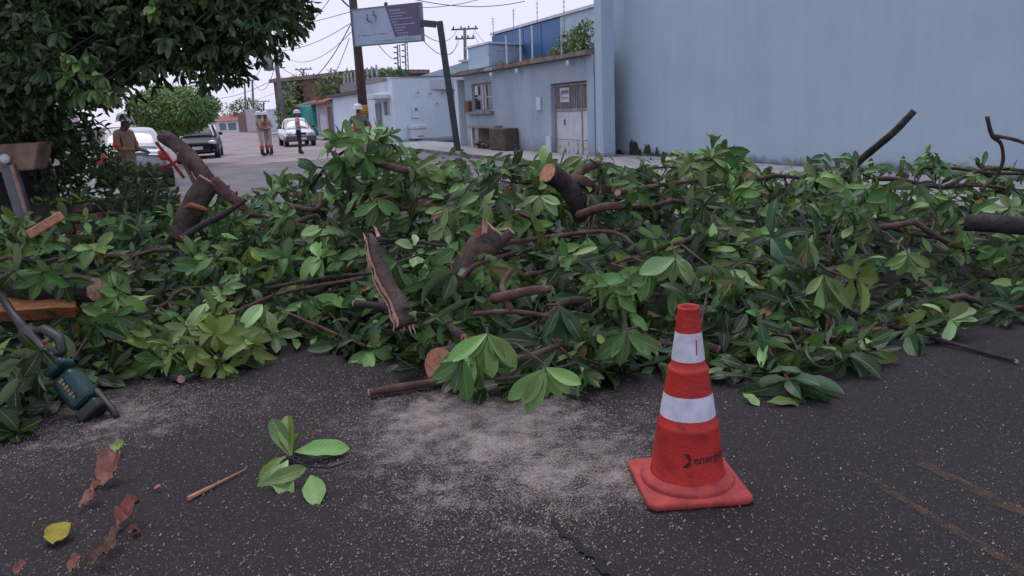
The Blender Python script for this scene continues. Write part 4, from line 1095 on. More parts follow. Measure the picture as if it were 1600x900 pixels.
# bark slab with splintered wood
def slab(name, label, a, b, wa, wb, th, woodside, bark, wood):
    a, b = Vector(a), Vector(b); off = a.copy(); t = thing(name, label, 'timber', off)
    d = (b - a); vw = (Vector((0, 0, CAMH)) - a).normalized(); s = d.cross(vw).normalized(); n_ = s.cross(d).normalized()
    N = 16; mb = MB(); m2 = MB(); va, vb = [], []
    for i in range(N + 1):
        u = i / N; w = wa + (wb - wa) * u; c = a.lerp(b, u) + s * .02 * math.sin(u * 5) + n_ * .015 * math.sin(u * 7)
        w1 = w * random.uniform(.8, 1.1); w0 = w * random.uniform(.8, 1.1)
        if i == 0: w0 *= .25; w1 *= .6
        for j in range(5):
            x = -w0 + (w0 + w1) * j / 4; va.append(c + s * x + n_ * (th * math.cos(x / max(w0, w1) * 1.2) * random.uniform(.8, 1.1)))
        vb += [c + s * w1 * 1.15, c + s * w1 * .55 + n_ * th * 1.05, c + s * w1 * .9 - n_ * th]
    mb.add(va, [(i * 5 + j, i * 5 + j + 1, i * 5 + j + 6, i * 5 + j + 5) for i in range(N) for j in range(4)]); ob = mb.build('bark', bark, t, True, off)
    so = ob.modifiers.new('solid', 'SOLIDIFY'); so.thickness = .03; so.offset = -1
    m2.add(vb, [(i * 3 + j, i * 3 + (j + 1) % 3, (i + 1) * 3 + (j + 1) % 3, (i + 1) * 3 + j) for i in range(N) for j in range(3)]); m2.build('split_wood', wood, t, False, off)
    for q in range(8):
        u = random.choice((0.0, 1.0)); c = a.lerp(b, .03 if u < .5 else .97) + s * random.uniform(-wb, wb) * .8
        e_ = c + d.normalized() * (-.07 if u < .5 else .07) * random.uniform(.5, 1.6) + n_ * random.uniform(0, .03)
        m3 = MB(); m3.tube([c, e_], [.012, .002], 4); m3.build('splinter', wood, t, off=off)
slab('bark_slab', 'long bark-covered slab with pink split edge leaning in the heap', PX(580, 370, 4.95), PX(632, 512, 4.5), .04, .075, .05, -1, M_BARK, M_WOODP)
# near log end low in the heap
limb('log_end', 'round pale log end lying low behind the drooping light green leaves', 'log', [PX(688, 572, 4.22), PX(735, 560, 4.5), PX(800, 540, 4.9)], [.105, .11, .10], M_BARKD, M_WOOD, 16)
limb('stick', 'short thick brown stick lying on the road before the round log end', 'stick', [G(577, 620) + Vector((0, 0, .025)), G(630, 612) + Vector((0, 0, .028)), G(700, 602) + Vector((0, 0, .03))], [.021, .024, .026], M_BARKR, M_WOODP, 9)
# left log and split plank
t, off = limb('big_log', 'large sawn log with pale cut face and orange split side by the saw', 'log', [PX(148, 452, 4.95), PX(70, 450, 5.0), PX(-80, 458, 5.1)], [.08, .10, .12], M_BARKD, M_WOODP, 16)
vs, fs = [], []
for i in range(25):
    u = i / 24; x = 118 - 230 * u; thk = .05 + .06 * u
    for j, (py, dy) in enumerate(((466, .02), (478, -.05), (492, -.07), (508 - 10 * u * 0, -.02))):
        q = PX(x, py + 3 * noise.noise(Vector((u * 3, j, 0))) - (1 - u) * 12 * (j > 1), 4.9 + dy + .03 * noise.noise(Vector((u * 4, j, 9)))); vs.append(q)
for i in range(24):
    for j in range(3): a = i * 4 + j; fs.append((a, a + 4, a + 5, a + 1))
mb = MB(); mb.add(vs, fs); o = mb.build('split_side', M_WOODO, t, False, off); m_ = o.modifiers.new('solid', 'SOLIDIFY'); m_.thickness = .05
mb = MB(); a, b = PX(45, 367, 6.2), PX(97, 336, 6.3); d = (b - a).normalized(); s = d.cross(Vector((0, 1, 0))).normalized()
R = Matrix((d, Vector((0, 1, 0)), s)).transposed()
mb.box((a + b) / 2, ((b - a).length, .04, .075), M=R); o = bevel(mb.build('wood_splinter', M_WOOD, off=(a + b) / 2), .01); o.location = (a + b) / 2
tag(o, 'fresh orange wedge of split wood below the rusty box', 'splinter')
limb('sawn_branch', 'thin cut piece with a small pale round end below the bright leaf cluster', 'branch', [G(284, 600) + Vector((0, 0, .03)), PX(250, 585, 4.65), PX(205, 570, 4.8)], [.024, .024, .022], M_BARKD, M_WOODP, 9)
limb('dark_log', 'thick blackish log lying across the heap at the right edge', 'log', [PX(1508, 348, 5.6), PX(1560, 350, 5.5), PX(1680, 356, 5.4)], [.06, .065, .07], M_BARKD, M_BARKD, 12)
limb('upright_stick', 'straight dark stick poking up against the tall wall', 'stick', [PX(1428, 174, 7.4), PX(1395, 208, 7.5), PX(1345, 250, 7.7), PX(1310, 285, 7.8)], [.032, .034, .036, .036], M_BARKD, M_BARKD, 9)
t, off = limb('dry_fork', 'bare forked twig rising against the wall at the right edge', 'branch', [PX(1542, 181, 6.4), PX(1550, 211, 6.4), PX(1564, 225, 6.4), PX(1567, 252, 6.45), PX(1556, 275, 6.5), PX(1530, 300, 6.5)], [.017, .019, .014, .014, .018, .02], M_BARK, M_WOODP, 7)
add_limb(t, off, [PX(1550, 212, 6.4), PX(1580, 217, 6.35), PX(1602, 224, 6.3), PX(1650, 240, 6.2)], [.016, .015, .014, .012], M_BARK, M_WOODP, 7, cut_ends=(False, True))
limb('ground_stick', 'long thin dark stick on the asphalt at the foot of the heap, right side', 'stick', [G(1588, 568) + Vector((0, 0, .012)), G(1500, 545) + Vector((0, 0, .02)), PX(1390, 508, 4.75)], [.011, .013, .015], M_BARKD, M_WOODP, 8)
# thinner branches lying over the leaves
LIE = [([(905, 336), (950, 322), (1030, 323)], .034, M_BARKR, 'reddish branch lying right below the orange-faced log'),
       ([(790, 382), (870, 368), (960, 368), (1005, 402)], .017, M_BARKR, 'long thin branch arching right of the pale broken stub'),
       ([(965, 300), (1030, 288), (1100, 284)], .022, M_BARKR, 'brown branch running into the right-hand leafy mound'),
       ([(712, 452), (740, 418), (800, 396)], .017, M_BARKR, 'smooth reddish branch crossing the broken stub'),
       ([(740, 490), (800, 482), (865, 488)], .017, M_BARKR, 'straight reddish stick below the broken stub'),
       ([(770, 470), (830, 455), (860, 446)], .03, M_BARKR, 'short thick reddish piece beside the broken stub foot'),
       ([(800, 490), (785, 450), (800, 420)], .022, M_BARKR, 'upright reddish piece under the broken stub'),
       ([(790, 570), (820, 556), (880, 540)], .02, M_BARK, 'brown stick behind the lowest hanging leaves'),
       ([(775, 600), (830, 585), (900, 570)], .012, M_BARKD, 'thin dark twig low behind the lowest hanging leaves'),
       ([(345, 500), (440, 462), (570, 432)], .015, M_BARKR, 'thin branch running from bright leaves to the bark slab'),
       ([(420, 450), (520, 430), (640, 428)], .014, M_BARKD, 'dark twig crossing behind the bark slab'),
       ([(440, 490), (520, 520), (570, 540)], .012, M_BARKR, 'twig low between bright leaf cluster and bark slab'),
       ([(555, 470), (600, 478), (630, 492)], .024, M_BARKD, 'short dark branch left of the bark slab foot'),
       ([(440, 356), (470, 346), (492, 338)], .025, M_BARKR, 'short brown stub on the slope left of centre'),
       ([(455, 322), (495, 325), (500, 300)], .024, M_BARKR, 'bent reddish branch below the tall leafy shoot'),
       ([(590, 372), (640, 376), (690, 384)], .016, M_BARKD, 'dark twig right of the bark slab top'),
       ([(1420, 262), (1480, 262), (1560, 272), (1640, 262)], .016, M_BARKD, 'long thin branch along the crest before the right wall'),
       ([(1480, 290), (1540, 262), (1620, 246)], .020, M_BARK, 'pale brown branch slanting up at the right edge'),
       ([(1010, 262), (1060, 262), (1110, 268)], .010, M_BARKD, 'fine dark twig crossing the right-hand leafy mound'),]
for pts, r, bk, lb in LIE:
    W = [S(x, y, random.choice((.05, .09, .13))) for x, y in pts]
    limb('lying_branch', lb, 'branch', W, [r * (1.1 - .35 * i / (len(W) - 1)) for i in range(len(W))], bk, M_WOODP, 7, .1, (random.random() < .3, False))
# tall leafy shoot on the crest
def shoot(label, stem, whorls, r, group='cut leafy branches heaped across the road', bark=M_BARK):
    stem = [Vector(p) for p in stem]; off = stem[0].copy(); t = thing('leafy_shoot', label, 'branch', off, group=group)
    P_, R_ = smooth_path(stem, [r * (1 - .5 * i / (len(stem) - 1)) for i in range(len(stem))])
    mb = MB(); mb.tube(P_, R_, 7, rough=.08); mb.build('stem', bark, t, True, off)
    for p, ax, n, sz, spr, tint in whorls:
        p = Vector(p); ax = Vector(ax).normalized(); near = min(P_, key=lambda q: (q - p).length)
        mb = MB(); mb.tube([near, near.lerp(p, .5) + Vector((0, 0, .01)), p], [.010, .007, .004], 5, False); tw = mb.build('twig', M_BARKR, t, True, off)
        for l, nn in whorl_dirs(ax, n, spr):
            s_ = random.uniform(.75, 1.2); put_leaf(tw, off, p - ax * random.uniform(0, .04), l, nn, sz * random.uniform(.75, 1.1), tuple(x * s_ for x in TINTS[tint]))
Yc = 6.0
shoot('tall leafy shoot rising highest on the heap before the man by the pole', [PX(548, 300, Yc), PX(552, 262, Yc), PX(556, 236, Yc), PX(558, 220, Yc)],
      [(PX(528, 216, Yc), (-.6, -.3, .4), 9, .19, (20, 85), 'light'), (PX(576, 208, Yc), (.2, -.3, .6), 8, .17, (20, 85), 'light'), (PX(550, 225, Yc - .1), (-.2, -.8, .1), 9, .19, (30, 90), 'light'), (PX(590, 222, Yc), (.7, -.4, .2), 8, .19, (20, 80), 'light'), (PX(520, 225, Yc), (-.8, -.3, .1), 8, .19, (20, 80), 'pale'),
       (PX(572, 245, Yc - .1), (.2, -.8, -.1), 8, .18, (30, 95), 'mid'), (PX(535, 255, Yc - .1), (-.3, -.7, -.1), 8, .18, (30, 95), 'mid'), (PX(600, 250, Yc), (.6, -.5, .1), 8, .18, (30, 95), 'mid'), (PX(545, 278, Yc - .1), (0, -.8, .1), 8, .18, (30, 95), 'dark')], .03)
shoot('drooping leafy shoot left of the tallest one', [PX(470, 310, 6.1), PX(495, 280, 6.1), PX(520, 250, 6.05), PX(545, 232, 6.0)],
      [(PX(490, 262, 6.0), (-.8, -.3, .1), 8, .18, (15, 75), 'dark'), (PX(478, 285, 6.0), (-.7, -.4, 0), 7, .18, (20, 80), 'mid'), (PX(510, 280, 6.0), (0, -.7, -.2), 7, .19, (20, 85), 'blue'), (PX(440, 290, 6.2), (-.3, -.3, .7), 7, .2, (15, 70), 'mid'), (PX(424, 300, 6.2), (-.4, -.3, .6), 6, .2, (20, 80), 'mid')], .02)
limb('arched_branch', 'smooth brown branch sloping right from the tallest shoot', 'branch', [PX(556, 236, 6.0), PX(590, 254, 5.95), PX(628, 265, 5.9), PX(640, 266, 5.9)], [.028, .03, .028, .024], M_BARKR, M_WOODP, 8)
shoot('thin curved shoot with small leaves right of the tallest shoot', [PX(585, 205, 6.3), PX(605, 218, 6.3), PX(622, 238, 6.3), PX(628, 255, 6.3)],
      [(PX(592, 198, 6.3), (.5, -.3, .4), 5, .12, (20, 80), 'light'), (PX(608, 210, 6.3), (.5, -.4, .2), 5, .13, (20, 80), 'mid')], .012, bark=M_BARKD)
shoot('single leafy tip standing up at the top of the right-hand mound', [PX(1112, 262, 8.0), PX(1114, 240, 8.0), PX(1115, 220, 8.0)],
      [(PX(1115, 222, 8.0), (0, -.2, 1), 6, .17, (5, 50), 'light'), (PX(1113, 236, 8.0), (.2, -.4, .7), 6, .18, (30, 90), 'light')], .012)
shoot('thin leafy tip against the wall between stick and right edge', [PX(1462, 285, 7.6), PX(1460, 262, 7.6), PX(1452, 243, 7.6)],
      [(PX(1450, 240, 7.6), (-.2, -.2, 1), 4, .13, (5, 40), 'light'), (PX(1462, 262, 7.6), (.1, -.4, .6), 6, .17, (20, 80), 'mid'), (PX(1428, 268, 7.6), (-.1, -.4, .7), 5, .16, (20, 70), 'mid')], .01)
shoot('dark leafy shoot lying over the big sawn log', [PX(-20, 420, 4.75), PX(40, 424, 4.75), PX(95, 430, 4.75)],
      [(PX(20, 425, 4.7), (-.2, -.7, .1), 8, .2, (30, 95), 'dark'), (PX(65, 428, 4.7), (.1, -.7, -.1), 8, .2, (30, 95), 'mid'), (PX(98, 436, 4.72), (.3, -.6, -.3), 7, .18, (25, 90), 'dark'), (PX(-10, 445, 4.7), (0, -.7, -.2), 7, .2, (30, 95), 'dark')], .012)
shoot('dark leafy shoot lying across the saw handle', [PX(5, 575, 4.1), PX(40, 560, 4.05), PX(70, 552, 4.0)],
      [(PX(62, 548, 3.95), (.2, -.6, -.1), 6, .15, (30, 95), 'deep'), (PX(35, 565, 3.98), (-.2, -.6, -.2), 7, .17, (30, 95), 'dark'), (PX(60, 590, 3.95), (-.1, -.5, -.6), 5, .16, (20, 70), 'deep')], .008)
shoot('leafy shoot half covering the round pale log end', [PX(740, 530, 4.2), PX(725, 545, 4.1), PX(712, 552, 4.05)],
      [(PX(712, 556, 4.02), (-.2, -.5, -.7), 6, .17, (15, 60), 'mid'), (PX(735, 560, 4.02), (.1, -.5, -.7), 7, .2, (15, 65), 'light')], .01)
# lone sprig on the road
c0 = G(452, 730) + Vector((0, 0, .05)); off = c0.copy()
t = thing('sprig', 'small broken sprig with fresh green leaves lying alone on the asphalt', 'sprig', off)
mb = MB(); mb.tube([c0, G(480, 738) + Vector((0, 0, .03)), G(515, 736) + Vector((0, 0, .015)), G(545, 725) + Vector((0, 0, .01))], [.004, .005, .005, .004], 6); mb.build('stem', M_BARKD, t, True, off)
def on_leaf(a, b, tint, nrm=(0, -.35, 1), mesh=3):
    a, b = Vector(a), Vector(b); put_leaf(t, off, a, b - a, Vector(nrm), (b - a).length, TINTS[tint], LEAVES[mesh])
H = lambda px, py, z=.02: G(px, py) + Vector((0, 0, z))
on_leaf(H(458, 728, .05), G(447, 700) + Vector((0, 0, .19)), 'olive', (.1, -1, .2), 0)
on_leaf(H(462, 722, .05), H(548, 706, .03), 'light', (0, -.5, 1), 3)
on_leaf(H(448, 732, .06), H(392, 755, .012), 'olive', (-.1, -.6, 1), 1)
on_leaf(H(410, 765, .03), H(482, 752, .05), 'light', (0, -.8, .8), 8)
on_leaf(H(440, 742, .05), H(400, 775, .008), 'light', (0, -.7, .8), 2)
on_leaf(H(487, 754, .035), H(496, 790, .008), 'light', (0, -.4, 1), 3)
on_leaf(H(455, 726, .05), H(470, 690, .10), 'mid', (-.2, -1, .3), 7)
on_leaf(H(430, 745, .04), H(455, 775, .008), 'light', (0, -.6, 1), 0)
on_leaf(H(455, 728, .05), G(436, 702) + Vector((0, 0, .14)), 'mid', (.3, -1, .2), 4)
on_leaf(H(450, 730, .05), H(418, 742, .05), 'light', (-.1, -.8, .7), 7)
on_leaf(H(452, 735, .05), H(425, 768, .03), 'pale', (.2, -.8, .6), 5)
# fallen leaves and scraps
def dry_mat(name, c1, c2): return mat(name, c1, c2, 30, .75, .5, 80)
def fallen(name, label, cat, a, b, m, curl, fold, wave, width, nrm=(0, -.3, 1), lift=.012):
    a, b = G(*a) + Vector((0, 0, lift)), G(*b) + Vector((0, 0, lift)); L = (b - a).length
    me = leaf_mesh(name, curl, fold, wave, width, 16, .2, m)
    sd = random.uniform(0, 50)
    if m is not M_LEAF:
        for v in me.vertices:
            q = Vector((v.co.x * 6, v.co.y * 6, sd)); k_ = .12 if m is not MATS.get('yellow_leaf') else .05
            v.co += Vector((noise.noise(q) * k_, noise.noise(q + Vector((9, 0, 0))) * k_, abs(noise.noise(q * 1.4 + Vector((0, 9, 0)))) * k_ * 2.4))
    o = link(name, me, None, Matrix.Translation(a) @ frame(b - a, Vector(nrm)) @ Matrix.Diagonal((L, L, L, 1))); tag(o, label, cat, 'fallen leaves on the asphalt')
    return o
MD1 = dry_mat('dry_leaf_pinkish', (.36, .16, .11), (.22, .085, .06)); MD2 = dry_mat('dry_leaf_red', (.30, .085, .06), (.17, .05, .04)); MD3 = dry_mat('dry_leaf_brown', (.20, .10, .06), (.10, .05, .035)); MY = dry_mat('yellow_leaf', (.42, .36, .035), (.28, .24, .03))
fallen('fallen_leaf', 'curled pinkish dry leaf, uppermost of the brown ones at lower left', 'leaf', (162, 764), (188, 736), MD1, -1.3, 0.9, 0.5, 0.37)
fallen('fallen_leaf', 'narrow tan dry leaf just below the curled pinkish one', 'leaf', (126, 798), (164, 772), MD1, -.8, 0.9, 0.5, 0.22)
fallen('fallen_leaf', 'crinkled reddish dry leaf beside the dark brown one', 'leaf', (180, 832), (218, 802), MD2, -1.0, 0.9, 0.5, 0.29)
fallen('fallen_leaf', 'flat dark brown leaf under the reddish one', 'leaf', (196, 838), (222, 830), MD3, .5, 0.9, 0.5, 0.44)
fallen('fallen_leaf', 'thin twisted dry leaf above the bottom heap of dry leaves', 'leaf', (168, 872), (188, 844), MD3, -.8, 0.9, 0.5, 0.22)
fallen('fallen_leaf', 'crumpled tan leaf at the bottom picture edge', 'leaf', (136, 890), (176, 872), MD3, -1.0, 0.9, 0.5, 0.31)
fallen('fallen_leaf', 'curled brown leaf lowest at the bottom left edge', 'leaf', (108, 902), (128, 884), MD1, -1.2, 0.9, 0.5, 0.33)
fallen('fallen_leaf', 'small tan leaf cut off by the bottom left edge', 'leaf', (20, 905), (44, 890), MD1, -1.0, 0.9, 0.5, 0.33)
fallen('fallen_leaf', 'bright yellow broad leaf lying alone at lower left', 'leaf', (86, 856), (97, 831), MY, -.5, .2, .25, 0.48)
fallen('fallen_leaf', 'small pale green leaf scrap above the dry leaves', 'leaf', (170, 716), (196, 704), mat('leaf_scrap_green', (.22, .30, .07), (.14, .2, .05), 30, .6), -.8, .4, .4, .45, lift=.02)
fallen('petal', 'tiny pink petal on the asphalt at lower left', 'petal', (240, 768), (253, 764), mat('petal_pink', (.45, .08, .16), None, 20, .6), -.6, .3, .2, .4)
fallen('petal', 'small pinkish chip above the lone sprig', 'wood chip', (484, 690), (496, 686), MD1, -.6, 0.9, 0.5, 0.50)
fallen('fallen_leaf', 'loose green leaf on the asphalt at the foot of the heap right of the cone', 'leaf', (1160, 620), (1188, 634), M_LEAF, .3, .2, .2, .24, lift=.02).color = (*TINTS['light'], 1)
fallen('fallen_leaf', 'pale edged leaf flat on the asphalt beside the cone', 'leaf', (1198, 634), (1258, 628), M_LEAF, .3, .2, .2, .22, lift=.02).color = (*TINTS['light'], 1)
mb = MB(); a, b = H(294, 782, .008), H(384, 736, .010); m_ = a.lerp(b, .45)
mb.tube([a, a.lerp(b, .3), m_, b], [.010, .009, .006, .003], 6, rough=.15); tag(mb.build('wood_sliver', M_WOOD, off=a), 'long tan wood sliver lying beside the lone sprig', 'splinter').location = a
# ================================================================== TRAFFIC CONE
M_CONE = mat('cone_orange_red', (0.48, 0.024, 0.017), (0.26, 0.013, 0.012), 10, .55, .2, 60, 8, 0, .5, .3, .52)
M_CONEB = mat('cone_base_dusty', (0.46, 0.06, 0.05), (0.30, 0.035, 0.032), 18, .75, .2, 80)
M_REFL = mat('reflective_white_band', (0.68, 0.68, 0.76), (0.50, 0.50, 0.58), 18, .4, .05, 200)
cpos = Vector((0.680, 2.90, 0.004))
t = thing('traffic_cone', 'orange-red traffic cone with two white reflective bands standing on the asphalt', 'traffic cone', cpos)
def sq(r, h, c, n=6):
    out = []
    for k, (sx_, sy_) in enumerate(((1, 1), (-1, 1), (-1, -1), (1, -1))):
        for i in range(n + 1):
            a = PI / 2 * k + PI / 2 * i / n
            out.append((sx_ * (h - c) + math.cos(a) * c, sy_ * (h - c) + math.sin(a) * c))
    return out
mb = MB()
rings = [(.203, .000), (.208, .008), (.206, .022), (.196, .030)]
polys = [[(x, y, z) for x, y in sq(0, h, .035)] for h, z in rings]
n = len(polys[0]); mb.v = [p for q in polys for p in q]
for i in range(len(rings) - 1):
    for k in range(n): mb.f.append((i * n + k, i * n + (k + 1) % n, (i + 1) * n + (k + 1) % n, (i + 1) * n + k)); mb.mi.append(0)
mb.f.append(tuple((len(rings) - 1) * n + k for k in range(n))); mb.mi.append(0)
mb.build('base', M_CONEB, t, True)
mb = MB(); mb.lathe([(.186, .028), (.188, .040), (.180, .052), (.162, .058), (.150, .062)], n=40, cap=False); mb.build('base_ring', M_CONEB, t, True)
prof_red = [(.150, .055), (.145, .070), (.1185, .268), (.121, .272), (.117, .280)]
mb = MB(); mb.lathe([(.152, .050), (.146, .070), (.1215, .262), (.1225, .270), (.1165, .279), (.1095, .31)], n=48, cap=False); mb.build('lower_body', M_CONE, t, True)
mb = MB(); mb.lathe([(.1117, .295), (.0953, .403)], n=48, cap=False); mb.build('reflective_band', M_REFL, t, True)
mb = MB(); mb.lathe([(.0955, .390), (.0935, .405), (.0790, .490), (.0800, .497), (.0770, .505), (.0690, .510), (.0655, .530), (.0640, .545)], n=48, cap=False); mb.build('middle_body', M_CONE, t, True)
mb = MB(); mb.lathe([(.0652, .538), (.0512, .650)], n=48, cap=False); mb.build('reflective_band', M_REFL, t, True)
mb = MB(); mb.lathe([(.0510, .640), (.0500, .652), (.042, .738), (.0425, .744), (.040, .750), (.034, .748), (.033, .70)], n=48, cap=False); mb.build('upper_body', M_CONE, t, True)
mb = MB(); mb.lathe([(.033, .70), (.001, .699)], n=24, cap=False); mb.build('hollow', M_VOID, t)
# red scratch in the upper band
mb = MB(); mb.box((0.016, -.0563, .596), (.004, .004, .06), M=Matrix.Rotation(-.11, 3, 'X')); mb.build('band_scratch', M_CONE, t)
# lettering wrapped round the body
def cone_r(z): return .146 + (.1215 - .146) * (z - .070) / (.262 - .070) + .0009
def wrap_text(txt, size, x0, z0, name):
    cu = bpy.data.curves.new('lettering', 'FONT'); cu.body = txt; cu.size = size; cu.resolution_u = 3; cu.offset = size * .012
    ob = bpy.data.objects.new('tmp', cu); COL.objects.link(ob)
    dg = bpy.context.evaluated_depsgraph_get(); dg.update()
    me = bpy.data.meshes.new_from_object(ob.evaluated_get(dg)); bpy.data.objects.remove(ob)
    wd = max(v.co.x for v in me.vertices)
    bm = bmesh.new(); bm.from_mesh(me)
    bmesh.ops.subdivide_edges(bm, edges=[e for e in bm.edges if e.calc_length() > .01], cuts=2)
    bm.to_mesh(me); bm.free()
    for v in me.vertices:
        z = z0 + v.co.y; r = cone_r(z); a = -PI / 2 + (x0 + v.co.x) / .135
        v.co = Vector((r * math.cos(a), r * math.sin(a), z))
    me.materials.clear(); me.materials.append(mat('cone_print_dark', (0.055, 0.006, 0.006), None, 30, .6))
    return link(name, me, t), wd
A0 = -.045
wrap_text('energisa', .047, A0 + .030, .150, 'lettering')
mb = MB(); sw = []
for i in range(9):     # swoosh mark before the word
    u = i / 8; sw.append((A0 + .004 + .018 * math.sin(u * PI), .190 - .056 * u, .003 + .008 * abs(math.cos(u * PI))))
vs = []
for x, z, w in sw:
    for dx in (-w, w):
        r = cone_r(z); a = -PI / 2 + (x - .006 + dx) / .135; vs.append((r * math.cos(a), r * math.sin(a), z))
mb.add(vs, [(2 * i, 2 * i + 1, 2 * i + 3, 2 * i + 2) for i in range(8)]); mb.build('logo_mark', MATS['cone_print_dark'], t)
t.rotation_euler = (0, 0, .06)

# ================================================================== SIGN, POLES, CABLES
M_POLE = mat('weathered_pole', (0.10, 0.065, 0.055), (0.055, 0.04, 0.036), 6, .9, .4)
M_PCON = mat('concrete_pole', (0.20, 0.20, 0.205), (0.13, 0.13, 0.135), 5, .9, .3)
M_YEL = mat('yellow_band', (0.50, 0.25, 0.02), (0.40, 0.19, 0.02), 8, .7)
SGP = Vector((-5.46, 31.0, .1))
t = thing('sign_pole', 'brown utility pole with yellow band holding the left end of the sign', 'utility pole', SGP)
mb = MB(); mb.tube([(0, 0, 0), (-.03, 0, 4), (-.09, 0, 8.2)], [.19, .165, .13], 12); mb.build('pole', M_POLE, t, True)
mb = MB(); mb.tube([(-.009, 0, 1.38), (-.013, 0, 1.80)], [.192, .19], 12); mb.build('yellow_band', M_YEL, t, True)
mb = MB(); mb.box((0, 0, 7.6), (1.9, .1, .1)); mb.build('crossarm', M_POLE, t)
for x in (-.8, -.3, .3, .8): mb = MB(); mb.lathe([(.02, 0), (.05, .03), (.03, .08), (.045, .12), (.01, .16)], (x, 0, 7.65), 8); mb.build('insulator', M_PCON, t, True)
# sign board
FS = Face(Vector((-5.36, 29.9, 0)), Vector((-2.79, 28.8, 0)))
t = thing('sign_board', 'wide advertising sign, pale half with heart figures and purple half with text lines', 'sign', FS.W(0, 4.0)); OFF = t.location
M_SPALE = mat('sign_pale_blue', (0.36, 0.45, 0.56), None, 1.5, .4); M_SPURP = mat('sign_purple', (0.115, 0.09, 0.175), (0.10, 0.08, 0.155), 2, .4)
M_SFR = mat('sign_frame', (0.16, 0.20, 0.25), None, 3, .5); M_SW = mat('sign_text_pale', (0.40, 0.40, 0.52), None, 3, .5); M_SG = mat('sign_text_grey', (0.20, 0.25, 0.34), None, 3, .5)
L = FS.L; zb, zt = 4.02, 5.25
mb = MB(); FS.box(mb, 0, L, zb, zt, -.12, .03); mb.build('panel', M_SPALE, t, off=OFF)
for a in ((-.04, 0.0, zb - .04, zt + .04), (L, L + .04, zb - .04, zt + .04), (0, L, zb - .04, zb), (0, L, zt, zt + .04)):
    mb = MB(); FS.box(mb, *a, -.13, .05); mb.build('frame_bar', M_SFR, t, off=OFF)
mb = MB(); z0 = zb + .17; sa, sb = L * .615, L * .505
pl = [(sa, z0), (L - .015, z0), (L - .015, zt - .01), (sb, zt - .01)]
mb.add([FS.W(s, z, .034) for s, z in pl] + [FS.W(s, z, .031) for s, z in pl], [(0, 1, 2, 3), (0, 4, 5, 1), (3, 2, 6, 7), (0, 3, 7, 4)]); mb.build('purple_field', M_SPURP, t, off=OFF)
def words(s0, s1, z, h, m, d=.0365):
    s = s0; mb = MB()
    while s < s1 - .02:
        w = min(random.uniform(.05, .16), s1 - s); FS.box(mb, s, s + w, z + h * random.uniform(-.1, .1), z + h * random.uniform(.85, 1.1), d - .001, d + .002); s += w + .022
    return mb.build('text_line', m, t, off=OFF)
H_ = zt - z0
for i, (a, b) in enumerate(((.07, .42), (.05, .62), (.06, .45), (.06, .78), (.07, .25), (.10, .86), (.10, .52), (.10, .42), (.13, .55), (.15, .52))):
    zz = zt - .17 - i * .098; f = (zt - zz) / H_; sl = sb + (sa - sb) * f
    words(sl + a * (L - sl) * .9, sl + b * (L - sl) * .95, zz, .055 if i == 0 else .034, M_SW)
words(L * .11, L * .27, zb + .30, .03, M_SG); words(L * .36, L * .50, zb + .31, .03, M_SG); words(L * .37, L * .60, zb + .07, .025, M_SG); words(L * .66, L * .92, zb + .07, .025, M_SG)
def disc(s, z, r, m, nm, d=.0365, n=14, sq_=1.0):
    mb = MB(); c = [FS.W(s + r * math.cos(2 * PI * i / n), z + r * sq_ * math.sin(2 * PI * i / n), d) for i in range(n)]; c2 = [FS.W(s + r * math.cos(2 * PI * i / n), z + r * sq_ * math.sin(2 * PI * i / n), d - .003) for i in range(n)]
    mb.add(c + c2, [tuple(range(n))] + [(i, i + n, (i + 1) % n + n, (i + 1) % n) for i in range(n)]); return mb.build(nm, m, t, off=OFF)
for s, z in ((.07, .31), (.32, .32), (.33, .09), (.63, .09)): disc(L * s, zb + z, .028, M_SG, 'icon_dot')
M_PK = mat('logo_crimson', (.36, .05, .14), None, 3, .5); M_LP = mat('logo_violet', (.13, .13, .24), None, 3, .5)
disc(L * .225, zt - .23, .035, M_LP, 'logo_head'); disc(L * .325, zt - .14, .038, M_LP, 'logo_head')
def swoosh(pts, m):
    mb = MB(); vs = []
    for (s, z, w) in pts: vs += [FS.W(L * s - w, z, .0365), FS.W(L * s + w, z, .0365)]
    n_ = len(pts); vs2 = [v - FS.n * .003 for v in vs]
    mb.add(vs + vs2, [(2 * i, 2 * i + 1, 2 * i + 3, 2 * i + 2) for i in range(n_ - 1)]); mb.build('logo_figure', m, t, off=OFF)
swoosh([(.225, zt - .29, .02), (.215, zt - .34, .035), (.225, zt - .39, .06), (.25, zt - .44, .065), (.275, zt - .48, .04), (.305, zt - .53, .004)], M_PK)
swoosh([(.29, zt - .26, .01), (.32, zt - .21, .05), (.345, zt - .27, .04), (.352, zt - .34, .022), (.345, zt - .42, .012), (.325, zt - .50, .003)], M_LP)
mb = MB(); mb.tube([FS.W(L * .5, zt + .05, -.04), FS.W(L * .5, zt + .16, -.04)], .06, 8); mb.build('top_lamp', M_DKMET, t, off=OFF)
# bent post
b0 = Vector((-1.74, 28.6, .1)); t = thing('sign_post', 'leaning dark square post with horizontal arm holding the right end of the sign', 'post', b0)
def beam(mb, a, b, w):
    a, b = Vector(a), Vector(b); d = (b - a).normalized(); s = d.cross(Vector((0, 1, 0))).normalized()
    R = Matrix((s, Vector((0, 1, 0)), d)).transposed(); mb.box((a + b) / 2, (w, w, (b - a).length), M=R)
top = P(687, 38, 28.6) - b0; arm = P(657, 36, 28.75) - b0
mb = MB(); beam(mb, (0, 0, 0), top + Vector((0, 0, .10)), .22); mb.build('post', M_DKMET, t)
mb = MB(); beam(mb, top + Vector((-.12, 0, 0)), arm, .21); mb.build('arm', M_DKMET, t)
mb = MB(); mb.box((0, 0, .02), (.4, .4, .04)); mb.build('foot_plate', M_DKMET, t)
